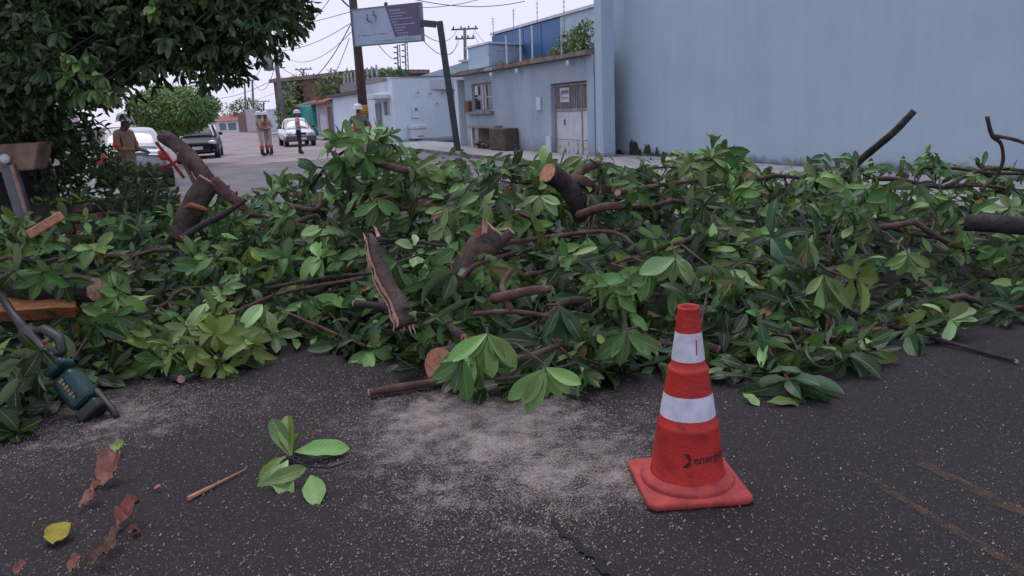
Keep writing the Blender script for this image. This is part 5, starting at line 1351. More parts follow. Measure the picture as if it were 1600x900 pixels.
# transformer pole and far poles
def pole(px, pytop, Y, label, r=.14, lean=0, arms=2, trafo=False, lamp=False):
    b = P(px, 200, Y); b.z = 0.1; top = P(px + lean, pytop, Y) - b
    t = thing('utility_pole', label, 'utility pole', b, group='utility poles along the street')
    mb = MB(); mb.tube([(0, 0, 0), top * .5, top], [r * 1.25, r, r * .8], 8); mb.build('pole', M_PCON, t, True)
    for i in range(arms):
        mb = MB(); c = top * (.985 - .09 * i); mb.box(c, (1.9 - .5 * i, .1, .1)); mb.build('crossarm', M_POLE, t)
        for x in (-.8, -.25, .3, .8):
            x *= (1 - .25 * i); mb = MB(); mb.lathe([(.03, 0), (.07, .05), (.05, .15), (.01, .2)], (c.x + x, c.y, c.z + .05), 6); mb.build('insulator', M_PCON, t)
    if trafo:
        c = top * .70; mb = MB(); mb.lathe([(.1, 0), (.36, .05), (.38, .5), (.36, 1.0), (.15, 1.1)], (c.x - .62, c.y, c.z - .3), 14); mb.build('transformer', mat('transformer_grey', (.22, .24, .26), None, 3, .5), t, True)
        mb = MB(); mb.box((c.x - .2, c.y, c.z + .5), (.5, .08, .08)); mb.build('bracket', M_POLE, t)
        for q in range(3): mb = MB(); mb.box((c.x + .35, c.y, c.z - .1 + .42 * q), (.55, .07, .07)); mb.build('rack_arm', M_POLE, t)
    if lamp:
        mb = MB(); mb.tube([top * .97, top * .98 + Vector((-.9, 0, .15)), top * .98 + Vector((-1.9, 0, .2))], .05, 6); a = mb.build('lamp_arm', M_PCON, t)
        mb = MB(); mb.box(top * .98 + Vector((-2.1, 0, .18)), (.5, .2, .12)); mb.build('lamp_head', M_PCON, t)
    return b + top
T1 = pole(446, 55, 60, 'leaning pole with a round transformer left of the white pickup', .17, -20, 2, True)
T2 = pole(397, 124, 100, 'distant pole beyond the two helmeted men, right of the lamp pole', .15, -3, 1)
T3 = pole(385, 128, 110, 'distant lamp pole with a curved arm to the left', .14, -3, 0, False, True)
T4 = pole(412, 158, 125, 'short far pole just above the two helmeted men', .15, 0, 1)
T5 = pole(478, 107, 90, 'thin pole rising above the brown brick storey', .13, -4, 1)
T6 = pole(729, 43, 58, 'pole with wires rising behind the dark sign post', .13, -3, 2)
def mast(px, pyb, pyt, Y, label, lat=True):
    b = P(px, pyb, Y); h = P(px - 2, pyt, Y) - b; t = thing('antenna_mast', label, 'mast', b)
    mb = MB()
    for q in range(3):
        a = 2 * PI * q / 3; o_ = Vector((math.cos(a), math.sin(a), 0)) * .14; mb.tube([o_, h + o_ * .8], .035, 5)
    mb.build('upright_frame', M_DKMET, t)
    for q in range(12):
        c = h * (q / 12); mb = MB(); s = 1 if q % 2 else -1; mb.tube([c + Vector((-.14 * s, 0, 0)), c + h / 12 + Vector((.14 * s, 0, 0))], .025, 4); mb.build('brace', M_DKMET, t)
    for q in range(4):
        c = h * (.45 + .16 * q); mb = MB(); mb.box(c + Vector((-.25, 0, 0)), (.22, .08, .10)); mb.build('antenna', M_PCON, t)
mast(624, 122, 70, 62, 'left of the two lattice antenna masts under the sign')
mast(636, 122, 66, 62, 'right of the two lattice antenna masts under the sign')
for px, pyt, Y, lb in ((771, 28, 44, 'thin aerial above the pale shed'), (803, 14, 44, 'thin aerial rising from the blue warehouse roof'), (840, 2, 44, 'tall thin aerial above the dark sign post side of the warehouse'), (882, 0, 40, 'thin aerial closest to the tall wall')):
    b = P(px, 62, Y); h = P(px - 1, pyt, Y) - b; t = thing('aerial', lb, 'aerial', b, group='thin aerials on the roofs')
    mb = MB(); mb.tube([(0, 0, 0), h], .018, 5); mb.build('rod', M_PCON, t)
    for q in range(3): mb = MB(); mb.box(h * (.95 - .12 * q), (.16 - .03 * q, .02, .02)); mb.build('element', M_PCON, t)
def cable(label, a, b, sag, r=.016):
    a, b = Vector(a), Vector(b); pts = []
    for i in range(25): u = i / 24; p = a.lerp(b, u); p.z -= sag * 4 * u * (1 - u); pts.append(p - a)
    mb = MB(); mb.tube(pts, r, 5); o = mb.build('overhead_cable', mat('cable_black', (.035, .035, .04), None, 5, .6)); o.location = a
    tag(o, label, 'cable', 'overhead cables')
SP = lambda x, z: SGP + Vector((x, 0, z))
cable('uppermost cable from transformer pole towards the sign pole', T1 + Vector((.8, 0, 0)), SP(-.8, 7.6), .5)
cable('second cable from the top between transformer pole and sign pole', T1 + Vector((-.6, 0, -.3)), SP(.3, 7.3), 1.2)
cable('slack cable sweeping from sign edge down to the transformer pole', T1 * 1 + Vector((0, 0, -2.6)), P(548, 38, 30.5), 1.5, .02)
cable('deepest hanging cable left of the sign', T1 + Vector((0, 0, -3.2)), P(546, 60, 30.5), 2.3, .014)
cable('cable running from transformer pole over to the brick storey', T1 + Vector((0, 0, -2.0)), P(520, 128, 70), .6, .02)
cable('cable slanting up from the transformer pole into the big tree', T1 + Vector((0, 0, -2.5)), P(380, 70, 40), .2, .025)
cable('cable from transformer pole to the far lamp pole, upper', T1 + Vector((-.5, 0, -1)), T3, 1.0, .025)
cable('cable from transformer pole to the distant pole, lower', T1 + Vector((0, 0, -2)), T2, 1.6, .025)
cable('lowest cable left of the transformer pole', T1 + Vector((0, 0, -3.0)), P(300, 150, 90), .8, .022)
cable('cable from the sign pole to the right behind the sign top', SP(.2, 7.0), P(800, -20, 33), .3)
cable('upper cable right of the sign', SP(.2, 6.3), P(820, 2, 36), .5)
cable('cable between sign edge and wire pole behind the sign post', P(660, 52, 31), T6 + Vector((-.6, 0, -.2)), .5)
cable('lower cable between sign edge and wire pole', P(660, 62, 31), T6 + Vector((-.4, 0, -.8)), .8)
cable('cable from wire pole falling to the warehouse', T6 + Vector((.6, 0, 0)), P(800, 78, 42), .6)
cable('second cable from wire pole falling to the warehouse', T6 + Vector((.6, 0, -.3)), P(768, 86, 44), .4)
cable('cable from sign foot to the left antenna mast', P(590, 68, 30), P(620, 92, 60), .2)
cable('low cable across the top of the pale house wall', P(568, 118, 34), P(720, 118, 31), .05, .02)
cable('long faint cable high above the two helmeted men', T1 + Vector((-.8, 0, 0)), P(300, 60, 75), .9, .02)
for i_, (lb_, a_, b_, s_) in enumerate((('faint upper wire from the big tree to the sign top', P(360, 40, 45), P(548, 18, 31), .3), ('faint wire from the big tree to the middle of the sign', P(400, 75, 48), P(548, 36, 31), .5), ('faint wire sagging below the sign level from the transformer pole', T1 + Vector((.3, 0, -1.2)), P(549, 50, 31), .9),
        ('fine wire from the far left to the transformer pole top', P(330, 118, 80), T1 + Vector((0, 0, -.6)), .6), ('fine wire crossing low behind the two helmeted men', P(340, 160, 100), T1 + Vector((0, 0, -4)), .5), ('fine wire right of the sign near the picture top', P(600, 8, 31), P(780, -12, 36), .3), ('fine wire dropping from the wire pole to the dark sign post', T6 + Vector((-.5, 0, -.6)), P(700, 85, 29), .3))):
    cable(lb_, a_, b_, s_, .013)
cable('cable reaching the picture top left of the sign', P(545, 10, 30.5), P(515, -25, 28), .05, .03)

# ================================================================== CARS
M_TYRE = mat('tyre_rubber', (.018, .018, .02), None, 20, .85); M_RIM = mat('wheel_rim', (.28, .28, .30), None, 10, .35, metallic=.7)
M_CGLASS = mat('car_window', (.06, .075, .10), (.045, .055, .08), 2, .08, coat=.5); M_PLATE = mat('plate_white', (.6, .6, .62), None, 9, .5)
M_LAMPW = mat('headlamp_clear', (.75, .76, .78), (.6, .6, .62), 9, .15, coat=1.0); M_LAMPR = mat('tail_lamp_red', (.42, .015, .018), None, 9, .2, coat=1.0)
M_PLAST = mat('dark_grey_bumper', (.075, .08, .085), None, 9, .6); M_BLKP = mat('black_plastic', (.02, .02, .022), None, 9, .5)
def car(name, label, loc, rz, paint, L, W, body, roof, wheels, front, bumper, pickup=False):
    """body: stations (y from front, z bottom, z belt, half width); roof: stations (y, z, half width top, half width belt)"""
    t = thing(name, label, 'pickup' if pickup else 'car', loc, rz)
    def loft(secs):
        m = len(secs[0]); mb = MB(); vs = [p for s in secs for p in s]
        fs = [(i * m + j, i * m + (j + 1) % m, (i + 1) * m + (j + 1) % m, (i + 1) * m + j) for i in range(len(secs) - 1) for j in range(m)]
        mb.add(vs, fs + [tuple(range(m)), tuple(reversed(range((len(secs) - 1) * m, len(secs) * m)))]); return mb
    secs = []
    for y, zl, zb, hw in body:
        h = zb - zl
        half = [(hw * .80, zl), (hw * .95, zl + .06), (hw, zl + .35 * h), (hw * .99, zl + .68 * h), (hw * .94, zl + .93 * h), (hw * .80, zb), (hw * .4, zb + .022)]
        secs.append([(x, y, z) for x, z in half] + [(-x, y, z) for x, z in reversed(half)])
    o = loft(secs).build('body', paint, t, True); o.modifiers.new('sub', 'SUBSURF').levels = 1; o.modifiers[-1].render_levels = 2
    if roof:
        secs = []
        for y, z, ht, hb in roof:
            zb = float(np.interp(y, [b[0] for b in body], [b[2] for b in body])) - .03
            half = [(hb, zb), (hb * .5 + ht * .5 + .015, (zb + z) / 2), (ht, z - .05), (ht * .85, z), (ht * .4, z + .02)]
            secs.append([(x, y, zz) for x, zz in half] + [(-x, y, zz) for x, zz in reversed(half)])
        o = loft(secs).build('cabin', paint, t, True); o.modifiers.new('sub', 'SUBSURF').levels = 1; o.modifiers[-1].render_levels = 2
    def pane(nm, pts, m=M_CGLASS, th=.012):
        pts = [Vector(p) for p in pts]; n_ = (pts[1] - pts[0]).cross(pts[2] - pts[0]).normalized()
        mb = MB(); k = len(pts); mb.add([p + n_ * th for p in pts] + [p - n_ * th for p in pts], [tuple(range(k)), tuple(reversed(range(k, 2 * k)))] + [(i, i + k, (i + 1) % k + k, (i + 1) % k) for i in range(k)]); return mb.build(nm, m, t)
    for y in wheels:
        for s in (-1, 1):
            mb = MB(); mb.tube([(s * (W / 2 - .21), y, .30), (s * (W / 2 - .01), y, .30)], .30, 20); w = mb.build('wheel', M_TYRE, t, False)
            mb = MB(); mb.tube([(s * (W / 2 - .03), y, .30), (s * (W / 2 + .004), y, .30)], .20, 16); mb.build('rim', M_RIM, w)
            mb = MB(); mb.tube([(s * (W / 2 - .22), y, .32), (s * (W / 2 - .016), y, .32)], .37, 20); mb.build('wheel_arch', M_BLKP, t)
    for s in (-1, 1):
        mb = MB(); mb.box((s * (W / 2 + .07), front['mirror'][0], front['mirror'][1]), (.17, .09, .13)); bevel(mb.build('mirror', front.get('mm', M_BLKP), t), .03)
    for nm, pts, m in front['panes']: pane(nm, pts, m)
    for nm, c, s, m, bv in front['boxes']:
        mb = MB(); mb.box(c, s); bevel(mb.build(nm, m, t), bv)
    for nm, c, s, m in front['lamps']:
        for q in (-1, 1):
            mb = MB(); pr = [(math.cos(a) * .5, math.sin(a) * .5) for a in np.linspace(-PI / 2, PI / 2, 7)]
            mb.lathe([(max(.001, x), z) for x, z in pr], (0, 0, 0), 14, cap=False); mb.v = [(c[0] * q + x * s[0], c[1] + y * s[1], c[2] + z * s[2]) for x, y, z in mb.v]; mb.build(nm, m, t, True)
    return t
PB = mat('car_paint_dark', (.022, .026, .038), (.012, .015, .022), 4, .4, spec=.15, coat=.12); PW = mat('car_paint_white', (.66, .67, .70), (.60, .61, .64), 3, .3, coat=.8); PS = mat('car_paint_silver', (.50, .52, .56), None, 3, .3, coat=.8)
# dark hatchback facing us
fr = {'mirror': (1.35, 1.0), 'panes': [('windscreen', [(-.66, 1.02, .92), (.66, 1.02, .92), (.53, 1.72, 1.40), (-.53, 1.72, 1.40)], M_CGLASS), ('side_window', [(.755, 1.35, .96), (.755, 2.9, .97), (.625, 2.7, 1.36), (.625, 1.85, 1.36)], M_CGLASS), ('side_window', [(-.755, 2.9, .97), (-.755, 1.35, .96), (-.625, 1.85, 1.36), (-.625, 2.7, 1.36)], M_CGLASS)],
      'boxes': [('grille', (0, .02, .62), (.85, .06, .09), M_BLKP, .02), ('lower_grille', (0, .0, .34), (1.0, .08, .16), M_BLKP, .02), ('number_plate', (0, -.03, .45), (.42, .04, .13), M_PLATE, .005), ('wiper', (-.2, 1.0, .95), (.7, .03, .02), M_BLKP, .004)],
      'lamps': [('headlight', (.60, .10, .66), (.36, .20, .20), M_LAMPW), ('fog_lamp', (.62, .03, .34), (.14, .1, .12), M_PLAST)]}
STR = math.atan2(SU.y, SU.x) - PI / 2
car('parked_car', 'dark blue-black hatchback facing us beside the round clipped tree', U(0, 0, .008) + (G(311, 249) - U(0, 0, 0)) , STR - .10, PB, 3.8, 1.68,
    [(0, .24, .60, .66), (.06, .20, .70, .78), (.35, .18, .78, .82), (1.0, .18, .90, .84), (2.0, .18, .94, .84), (3.2, .18, .96, .83), (3.7, .22, .92, .76), (3.85, .30, .80, .68)],
    [(.95, .95, .60, .74), (1.75, 1.43, .57, .76), (2.3, 1.49, .58, .76), (3.0, 1.46, .56, .75), (3.65, 1.05, .58, .70)], (.72, 3.12), fr, None)
# white pickup facing us
fr = {'mirror': (1.30, 1.02), 'panes': [('windscreen', [(-.64, 1.05, .95), (.64, 1.05, .95), (.53, 1.62, 1.42), (-.53, 1.62, 1.42)], M_CGLASS), ('side_window', [(.75, 1.35, .98), (.75, 2.15, .98), (.63, 2.1, 1.38), (.63, 1.75, 1.38)], M_CGLASS), ('side_window', [(-.75, 2.15, .98), (-.75, 1.35, .98), (-.63, 1.75, 1.38), (-.63, 2.1, 1.38)], M_CGLASS)],
      'boxes': [('grille', (0, .0, .68), (.55, .06, .12), M_BLKP, .02), ('bumper', (0, .02, .42), (1.62, .26, .30), M_PLAST, .06), ('number_plate', (.05, -.13, .42), (.42, .03, .13), M_PLATE, .005)],
      'lamps': [('headlight', (.60, .06, .70), (.34, .16, .20), M_LAMPW)]}
pl = G(472, 229); pl.z = .008
car('pickup', 'white compact pickup with grey bumper parked facing us on the street', pl, STR - .02, PW, 4.4, 1.66,
    [(0, .30, .66, .70), (.05, .26, .78, .79), (.35, .25, .84, .82), (1.0, .25, .94, .83), (2.3, .25, .98, .83), (3.4, .28, .98, .83), (4.3, .30, .98, .80), (4.4, .36, .9, .76)],
    [(1.0, .97, .60, .72), (1.68, 1.48, .57, .75), (2.1, 1.52, .58, .75), (2.35, 1.46, .56, .74), (2.5, 1.05, .60, .74)], (.78, 3.5), fr, None, True)
# white car at left, rear towards us
fr = {'mirror': (2.75, 1.0), 'mm': PS, 'panes': [('rear_window', [(-.60, .32, .98), (.60, .32, .98), (.52, .85, 1.36), (-.52, .85, 1.36)], M_CGLASS)],
      'boxes': [('bumper', (0, .03, .42), (1.60, .24, .26), M_BLKP, .06), ('number_plate', (0, -.0, .74), (.42, .05, .13), M_PLATE, .005), ('boot_trim', (0, .02, .86), (.7, .05, .05), M_RIM, .01)],
      'lamps': [('tail_light', (.64, .07, .76), (.30, .18, .34), M_LAMPR)]}
pl = G(216, 298); pl.z = .008
car('parked_car', 'white car seen from behind with red tail lights beside the workman in grey helmet', pl, STR + .04, PS, 4.2, 1.72,
    [(0, .34, .80, .70), (.06, .26, .92, .78), (.4, .22, .98, .83), (1.2, .2, .97, .85), (2.6, .2, .95, .85), (3.4, .2, .88, .83), (4.0, .22, .76, .76), (4.2, .30, .62, .66)],
    [(.25, 1.0, .58, .72), (.85, 1.40, .56, .75), (1.5, 1.47, .58, .76), (2.2, 1.43, .57, .76), (3.1, .95, .62, .76)], (.8, 3.4), fr, None)
# red straps/tape strip across the rear corner
a = P(244, 222, 16.2); mb = MB(); beam(mb, Vector((0, 0, 0)), P(288, 278, 16.0) - a, .055); beam(mb, P(250, 266, 16.15) - a, P(284, 248, 16.12) - a, .05)
tag(mb.build('red_warning_flag', mat('red_cloth', (.30, .014, .016), (.2, .01, .012), 6, .7)), 'red cloth strap hanging crosswise before the white car tail', 'strap').location = a
# ================================================================== TREES AND SHRUBS
def rand_unit():
    v = Vector((random.gauss(0, 1), random.gauss(0, 1), random.gauss(0, 1))); return v.normalized()
# big dark tree at left
tb = Vector((-6.5, 10.4, .05)); OFF = tb
t = thing('shade_tree', 'big dark leafy tree overhanging the street at the left', 'tree', tb)
mb = MB(); P_, R_ = smooth_path([tb, tb + Vector((.05, 0, .7)), tb + Vector((0, .05, 1.6)), tb + Vector((.1, 0, 2.6)), tb + Vector((.1, 0, 3.8)), tb + Vector((.2, .1, 5.2))], [.48, .40, .36, .32, .22, .10])
mb.tube(P_, R_, 14, rough=.07); mb.build('trunk', M_BARKD, t, True, OFF)
# crown lobes: centre px, py, Y, radius; outline seen, plus unseen ones added above to darken it
LOBES = [(60, 60, 9.6, 1.25), (20, -60, 9.8, 1.3), (150, 15, 9.3, 1.0), (150, -90, 9.6, 1.3), (250, 20, 9.3, .78), (250, -70, 9.5, 1.2), (330, 10, 9.4, .74), (330, -80, 9.6, 1.0), (395, 5, 9.4, .68), (405, -70, 9.6, .8), (300, 62, 9.3, .44), (215, 55, 9.2, .5), (105, 90, 8.9, .62), (-60, 90, 9.6, 1.4), (45, 165, 9.6, .62), (60, -220, 10, 2.0), (230, -220, 10, 1.9), (380, -190, 10, 1.3), (440, 12, 9.4, .36), (345, 92, 9.4, .34), (-120, -80, 10, 2.2), (360, 52, 9.4, .42), (150, 95, 9.5, .42)]
lob = [(P(a, b, Y), r) for a, b, Y, r in LOBES]
for c, r in lob[:14]:
    mb = MB(); s_ = tb + Vector((0, 0, random.uniform(1.6, 2.6))); P_, R_ = smooth_path([s_, s_.lerp(c, .5) + Vector((0, 0, .15)), c], [.12, .07, .025])
    mb.tube(P_, R_, 8, rough=.08); mb.build('limb', M_BARKD, t, True, OFF)
items, vis = [], []
for c, r in lob:
    n = int(230 * (r / .8) ** 1.9) + 60
    for q in range(n):
        d = rand_unit(); p = c + d * r * random.random() ** .38
        ax = (d + Vector((0, 0, -.25)) + rand_unit() * .6).normalized()
        k = random.randint(3, 5); tint = tuple(x * .5 for x in pick_tint((4, 3, .4, .2, 0, 1, 7)))  # crown's shade put into the leaf colour: mostly deep tints, halved
        for l, nn in whorl_dirs(ax, k, (25, 85)):
            l = (l + Vector((0, 0, -.35))).normalized()
            items.append((p, l, nn, random.uniform(.10, .165), tint))
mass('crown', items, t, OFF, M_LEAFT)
# near-side clusters, some tinted paler to paint the light on them, each leaf a piece of its own
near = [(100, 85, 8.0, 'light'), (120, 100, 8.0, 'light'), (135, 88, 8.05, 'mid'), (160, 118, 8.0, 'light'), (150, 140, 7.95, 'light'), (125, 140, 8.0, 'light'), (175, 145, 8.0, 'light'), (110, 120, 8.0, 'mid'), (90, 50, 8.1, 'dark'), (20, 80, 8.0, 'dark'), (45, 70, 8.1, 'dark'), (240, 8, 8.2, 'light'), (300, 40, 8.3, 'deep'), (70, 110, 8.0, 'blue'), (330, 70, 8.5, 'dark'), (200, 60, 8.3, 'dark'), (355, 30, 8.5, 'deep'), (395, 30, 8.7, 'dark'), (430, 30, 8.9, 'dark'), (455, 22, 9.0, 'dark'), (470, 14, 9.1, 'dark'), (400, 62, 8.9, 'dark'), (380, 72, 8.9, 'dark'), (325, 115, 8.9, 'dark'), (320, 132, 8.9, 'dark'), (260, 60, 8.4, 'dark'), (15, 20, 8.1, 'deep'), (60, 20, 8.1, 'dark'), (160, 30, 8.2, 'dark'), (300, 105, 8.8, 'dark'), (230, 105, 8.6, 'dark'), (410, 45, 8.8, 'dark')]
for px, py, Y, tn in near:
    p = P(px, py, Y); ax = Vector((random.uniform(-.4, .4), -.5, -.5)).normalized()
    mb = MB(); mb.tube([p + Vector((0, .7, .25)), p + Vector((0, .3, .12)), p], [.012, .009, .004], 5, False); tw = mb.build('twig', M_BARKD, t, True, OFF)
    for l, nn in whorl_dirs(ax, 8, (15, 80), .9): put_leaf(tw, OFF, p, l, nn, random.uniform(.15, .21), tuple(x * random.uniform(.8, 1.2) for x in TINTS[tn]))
# dark shrub under the tree
def leaf_bush(name, label, cat, base, lobes, dens, size, wts, stem_r=.03, group=None, stems=5):
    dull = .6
    off = Vector(base); t = thing(name, label, cat, off, group=group)
    for q in range(stems):
        c, r = lobes[q % len(lobes)]; mb = MB(); a = off + Vector((random.uniform(-.2, .2), random.uniform(-.1, .1), 0)); P_, R_ = smooth_path([a, a.lerp(c, .5) + rand_unit() * .05, c + rand_unit() * r * .5], [stem_r, stem_r * .7, stem_r * .3]); mb.tube(P_, R_, 6); mb.build('stem', M_BARKD, t, True, off)
    items = []
    for c, r in lobes:
        for q in range(int(dens * r * r)):
            d = rand_unit(); p = c + Vector((d.x * r, d.y * r, d.z * r)) * random.random() ** .4
            if p.z < .05: continue
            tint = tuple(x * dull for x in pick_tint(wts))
            for l, nn in whorl_dirs((d + Vector((0, 0, .3)) + rand_unit() * .5).normalized(), 4, (25, 85)): items.append((p, l, nn, size * random.uniform(.75, 1.15), tint))
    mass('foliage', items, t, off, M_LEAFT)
    return t
lo = [(P(px, py, Y), r) for px, py, Y, r in ((150, 285, 9.8, .40), (205, 300, 9.6, .36), (235, 282, 9.9, .26), (180, 262, 10.0, .24), (248, 322, 9.4, .30), (120, 235, 10.2, .30), (150, 240, 10.2, .22), (215, 335, 9.0, .35), (262, 335, 9.0, .26), (110, 310, 9.8, .35), (140, 195, 10.3, .18))]
b = P(180, 300, 9.7); b.z = .05
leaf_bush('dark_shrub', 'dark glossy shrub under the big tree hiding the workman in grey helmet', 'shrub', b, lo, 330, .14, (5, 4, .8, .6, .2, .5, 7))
lo = [(P(px, py, Y), r) for px, py, Y, r in ((60, 205, 10.0, .4), (100, 235, 9.9, .36), (90, 275, 9.7, .3), (20, 205, 10, .35))]
b = P(80, 330, 9.9); b.z = .05
leaf_bush('ivy_clump', 'dark ivy-like growth round the big trunk behind the rusty box', 'shrub', b, lo, 300, .13, (4, 2, .3, .2, .1, .5, 6))
# round clipped tree
cb = G(278, 248); cb.z = .05
def small_crown(t, off, c, rx, rz, n, size, wts):
    items = []
    for q in range(n):
        d = rand_unit(); k = 1 + .13 * noise.noise(d * 2.2) + .07 * noise.noise(d * 6)
        p = c + Vector((d.x * rx, d.y * rx, d.z * rz)) * k * (1 - .35 * random.random() ** 2)
        l = (rand_unit() + d * .6 + Vector((0, 0, -.3))).normalized()
        items.append((p, l, (d + rand_unit() * .5 + Vector((0, 0, .3))), size * random.uniform(.7, 1.3), pick_tint(wts)))
    mass('crown', items, t, off)
t = thing('clipped_tree', 'round clipped bright green street tree behind the dark hatchback', 'tree', cb)
cc = P(270, 172, 29.0); cb2 = Vector((cc.x, 29.0, .05)); t.location = cb2
mb = MB(); mb.tube([cb2, cb2 + Vector((.03, 0, .7)), cc - Vector((0, 0, .2))], [.11, .09, .06], 8, rough=.08); mb.build('trunk', M_BARKD, t, True, cb2)
for q in range(5):
    a = 2 * PI * q / 5; mb = MB(); mb.tube([cc - Vector((0, 0, .6)), cc + Vector((math.cos(a) * .9, math.sin(a) * .9, .15))], [.05, .02], 6); mb.build('limb', M_BARKD, t, True, cb2)
small_crown(t, cb2, cc, 1.52, .86, 9500, .155, (.3, 4, 8, 3, 1, 0, .2))
def far_tree(px, py, Y, rx, rz, label, wts=(4, 4, 1, 1, 0, 1, 2)):
    c = P(px, py, Y); b = Vector((c.x, Y, 0.0)); t = thing('far_tree', label, 'tree', b)
    mb = MB(); mb.tube([b, b.lerp(c, .6), c], [.16, .12, .05], 7); mb.build('trunk', M_BARKD, t, True, b)
    small_crown(t, b, c, rx, rz, 900, .42, wts)
far_tree(325, 178, 135, 4.2, 2.2, 'dark round tree beside the far red-roofed house')
far_tree(385, 170, 118, 2.4, 1.5, 'small far tree below the lamp pole')
far_tree(600, 123, 66, 1.9, .7, 'rounded treetop showing over the rooftop railings')
far_tree(535, 140, 62, 2.0, 1.3, 'leafy tree behind the parapet of the white-blue house')
far_tree(475, 148, 76, 1.8, 1.9, 'pale green tree inside the unfinished brick storey', (1, 3, 3, 3, 1, 0, 1))
far_tree(450, 185, 68, .8, 2.0, 'slim olive tree left of the shed with the fibre roof', (1, 3, 3, 3, 1, 0, 1))
# weeds on the low house roof
s_, z_ = FG.at(895, 82); wb = FG.W(s_, 3.02, -.3)
t = thing('roof_weeds', 'wispy weeds and bush growing on the low house roof by the tall wall', 'weeds', wb)
items = []
for q in range(900):
    px = 852 + 62 * random.random() ** .7; h = 1.0 if px > 870 else .5
    s_, _ = FG.at(px, 80); p = FG.W(s_, 3.05 + random.random() ** 1.3 * .75 * h * (.4 + .6 * (px - 850) / 62), -random.uniform(.0, .3))
    items.append((p, (rand_unit() + Vector((0, 0, .5))).normalized(), rand_unit(), random.uniform(.08, .17), pick_tint((3, 4, 2, 4, .6, 0, 1))))
mass('foliage', items, t, wb)
for q in range(16):
    s_, _ = FG.at(random.uniform(858, 915), 80); a = FG.W(s_, 3.0, -.3); mb = MB(); mb.tube([a, a + Vector((random.uniform(-.3, .3), 0, random.uniform(.4, .9)))], [.012, .004], 4); mb.build('stem', M_BARK, t, off=wb)
for i, (x0, x1, n) in enumerate(((760, 805, 60), (812, 850, 90))):
    s_, _ = FG.at((x0 + x1) / 2, 95); wb = FG.W(s_, 3.02, 0); t = tag(link('dry_grass', None), ('sparse dry grass on the far part of the low house roof', 'dry grass tufts along the middle of the low house roof')[i], 'grass'); t.location = wb
    mb = MB()
    for q in range(n):
        s_, _ = FG.at(random.uniform(x0, x1), 95); a = FG.W(s_, 3.0, random.uniform(-.5, .1)); b2 = a + Vector((random.uniform(-.15, .15), random.uniform(-.1, .1), random.uniform(.1, .3))); w = Vector((.012, 0, 0))
        mb.add([a - w, a + w, b2], [(0, 1, 2)])
    o = mb.build('grass', mat('dry_grass', (.20, .15, .08), (.11, .08, .05), 5, .9), t, off=wb); o['kind'] = 'stuff'

# ================================================================== PLANTER, BOX ON POST, SAW
pb = Vector((-5.0, 8.9, 0))
t = thing('brick_planter', 'low brick planter edge with soil at the foot of the big tree', 'planter', pb)
MBR = mat('planter_brick', (.15, .075, .058), (.075, .04, .034), 9, .9, .7, 40); MBR2 = mat('planter_brick_worn', (.10, .06, .048), (.05, .032, .028), 9, .9, .7, 40)
x0, x1 = P(62, 340, 8.9).x, P(176, 340, 8.9).x
bm_ = MB(); bm_.box((0, 0, 0), (.235, .11, .105)); bme = bm_.mesh('brick', MBR); bme2 = bm_.mesh('brick', MBR2)
for r in range(6):
    for q in range(int((x1 - x0) / .25) + 4):
        x = x0 - .6 + q * .25 + (.125 if r % 2 else 0)
        if x + .12 > x1 + .05 or (x < x1 - .55 and r > 2 and random.random() < .75): continue
        o = link('brick', random.choice((bme, bme2)), t, Matrix.Translation((x - pb.x, random.uniform(-.012, .012), .06 + r * .115)) @ Matrix.Rotation(random.uniform(-.04, .04), 4, 'Z')); bevel(o, .012, 1)
    for q in range(4):
        o = link('brick', random.choice((bme, bme2)), t, Matrix.Translation((x1 - .06 - pb.x, .2 + q * .25, .06 + r * .115)) @ Matrix.Rotation(PI / 2, 4, 'Z')); bevel(o, .012, 1)
mb = MB(); mb.box((x0 - pb.x + .2, .65, .32), (1.9, 1.1, .62)); bevel(mb.build('soil', mat('dark_soil', (.055, .04, .032), (.025, .018, .016), 9, .95, .8), t), .05)
items = []
for q in range(70):
    p = Vector((random.uniform(x0, x1), 8.9 + random.uniform(-.1, .3), .68 + random.uniform(0, .06))); items.append((p, Vector((random.gauss(0, 1), random.gauss(0, 1), random.uniform(0, .5))).normalized(), UP + rand_unit() * .4, random.uniform(.1, .2), pick_tint((2, 2, 2, 4, 1, 0, 0))))
mass('leaf_litter', items, t, pb)
# rusty box on a metal post
bp = P(28, 335, 9.0); bp.z = .05
t = thing('box_on_post', 'rusty tan box with a white knob on a grey metal post at the left edge', 'box', bp)
p0 = P(12, 270, 9.0) - bp; p1 = P(45, 340, 9.0) - bp
mb = MB(); mb.box(((P(30, 300, 9.0) - bp).x, 0, .55), (.17, .06, 1.1), M=Matrix.Rotation(-.12, 3, 'Y')); mb.build('post', mat('galvanised_post', (.20, .22, .24), (.13, .14, .155), 6, .5, metallic=.4), t)
mb = MB(); mb.box(((P(41, 310, 9.0) - bp).x, -.045, .55), (.035, .035, 1.1), M=Matrix.Rotation(-.12, 3, 'Y')); mb.build('post_edge', MATS['pale_split_wood'], t)
c = [P(-40, 228, 9.0), P(61, 222, 9.0), P(52, 266, 9.0), P(-40, 272, 9.0)]; c = [x - bp for x in c]; dv = Vector((0, .3, 0))
mb = MB(); mb.add(c + [x + dv for x in c], [(3, 2, 1, 0), (4, 5, 6, 7), (0, 1, 5, 4), (1, 2, 6, 5), (2, 3, 7, 6), (3, 0, 4, 7)]); bevel(mb.build('box', mat('rusty_tan_steel', (.33, .22, .16), (.19, .11, .08), 5, .8, .4, 20), t), .025)
mb = MB(); k = P(10, 248, 8.98) - bp; mb.lathe([(.001, .075), (.03, .07), (.055, .045), (.06, .02), (.035, -.01), (.02, -.03)], (0, 0, 0), 14); mb.v = [(k.x + x, k.y - z, k.z + y) for x, y, z in mb.v]; mb.build('knob', M_WHITE, t, True)
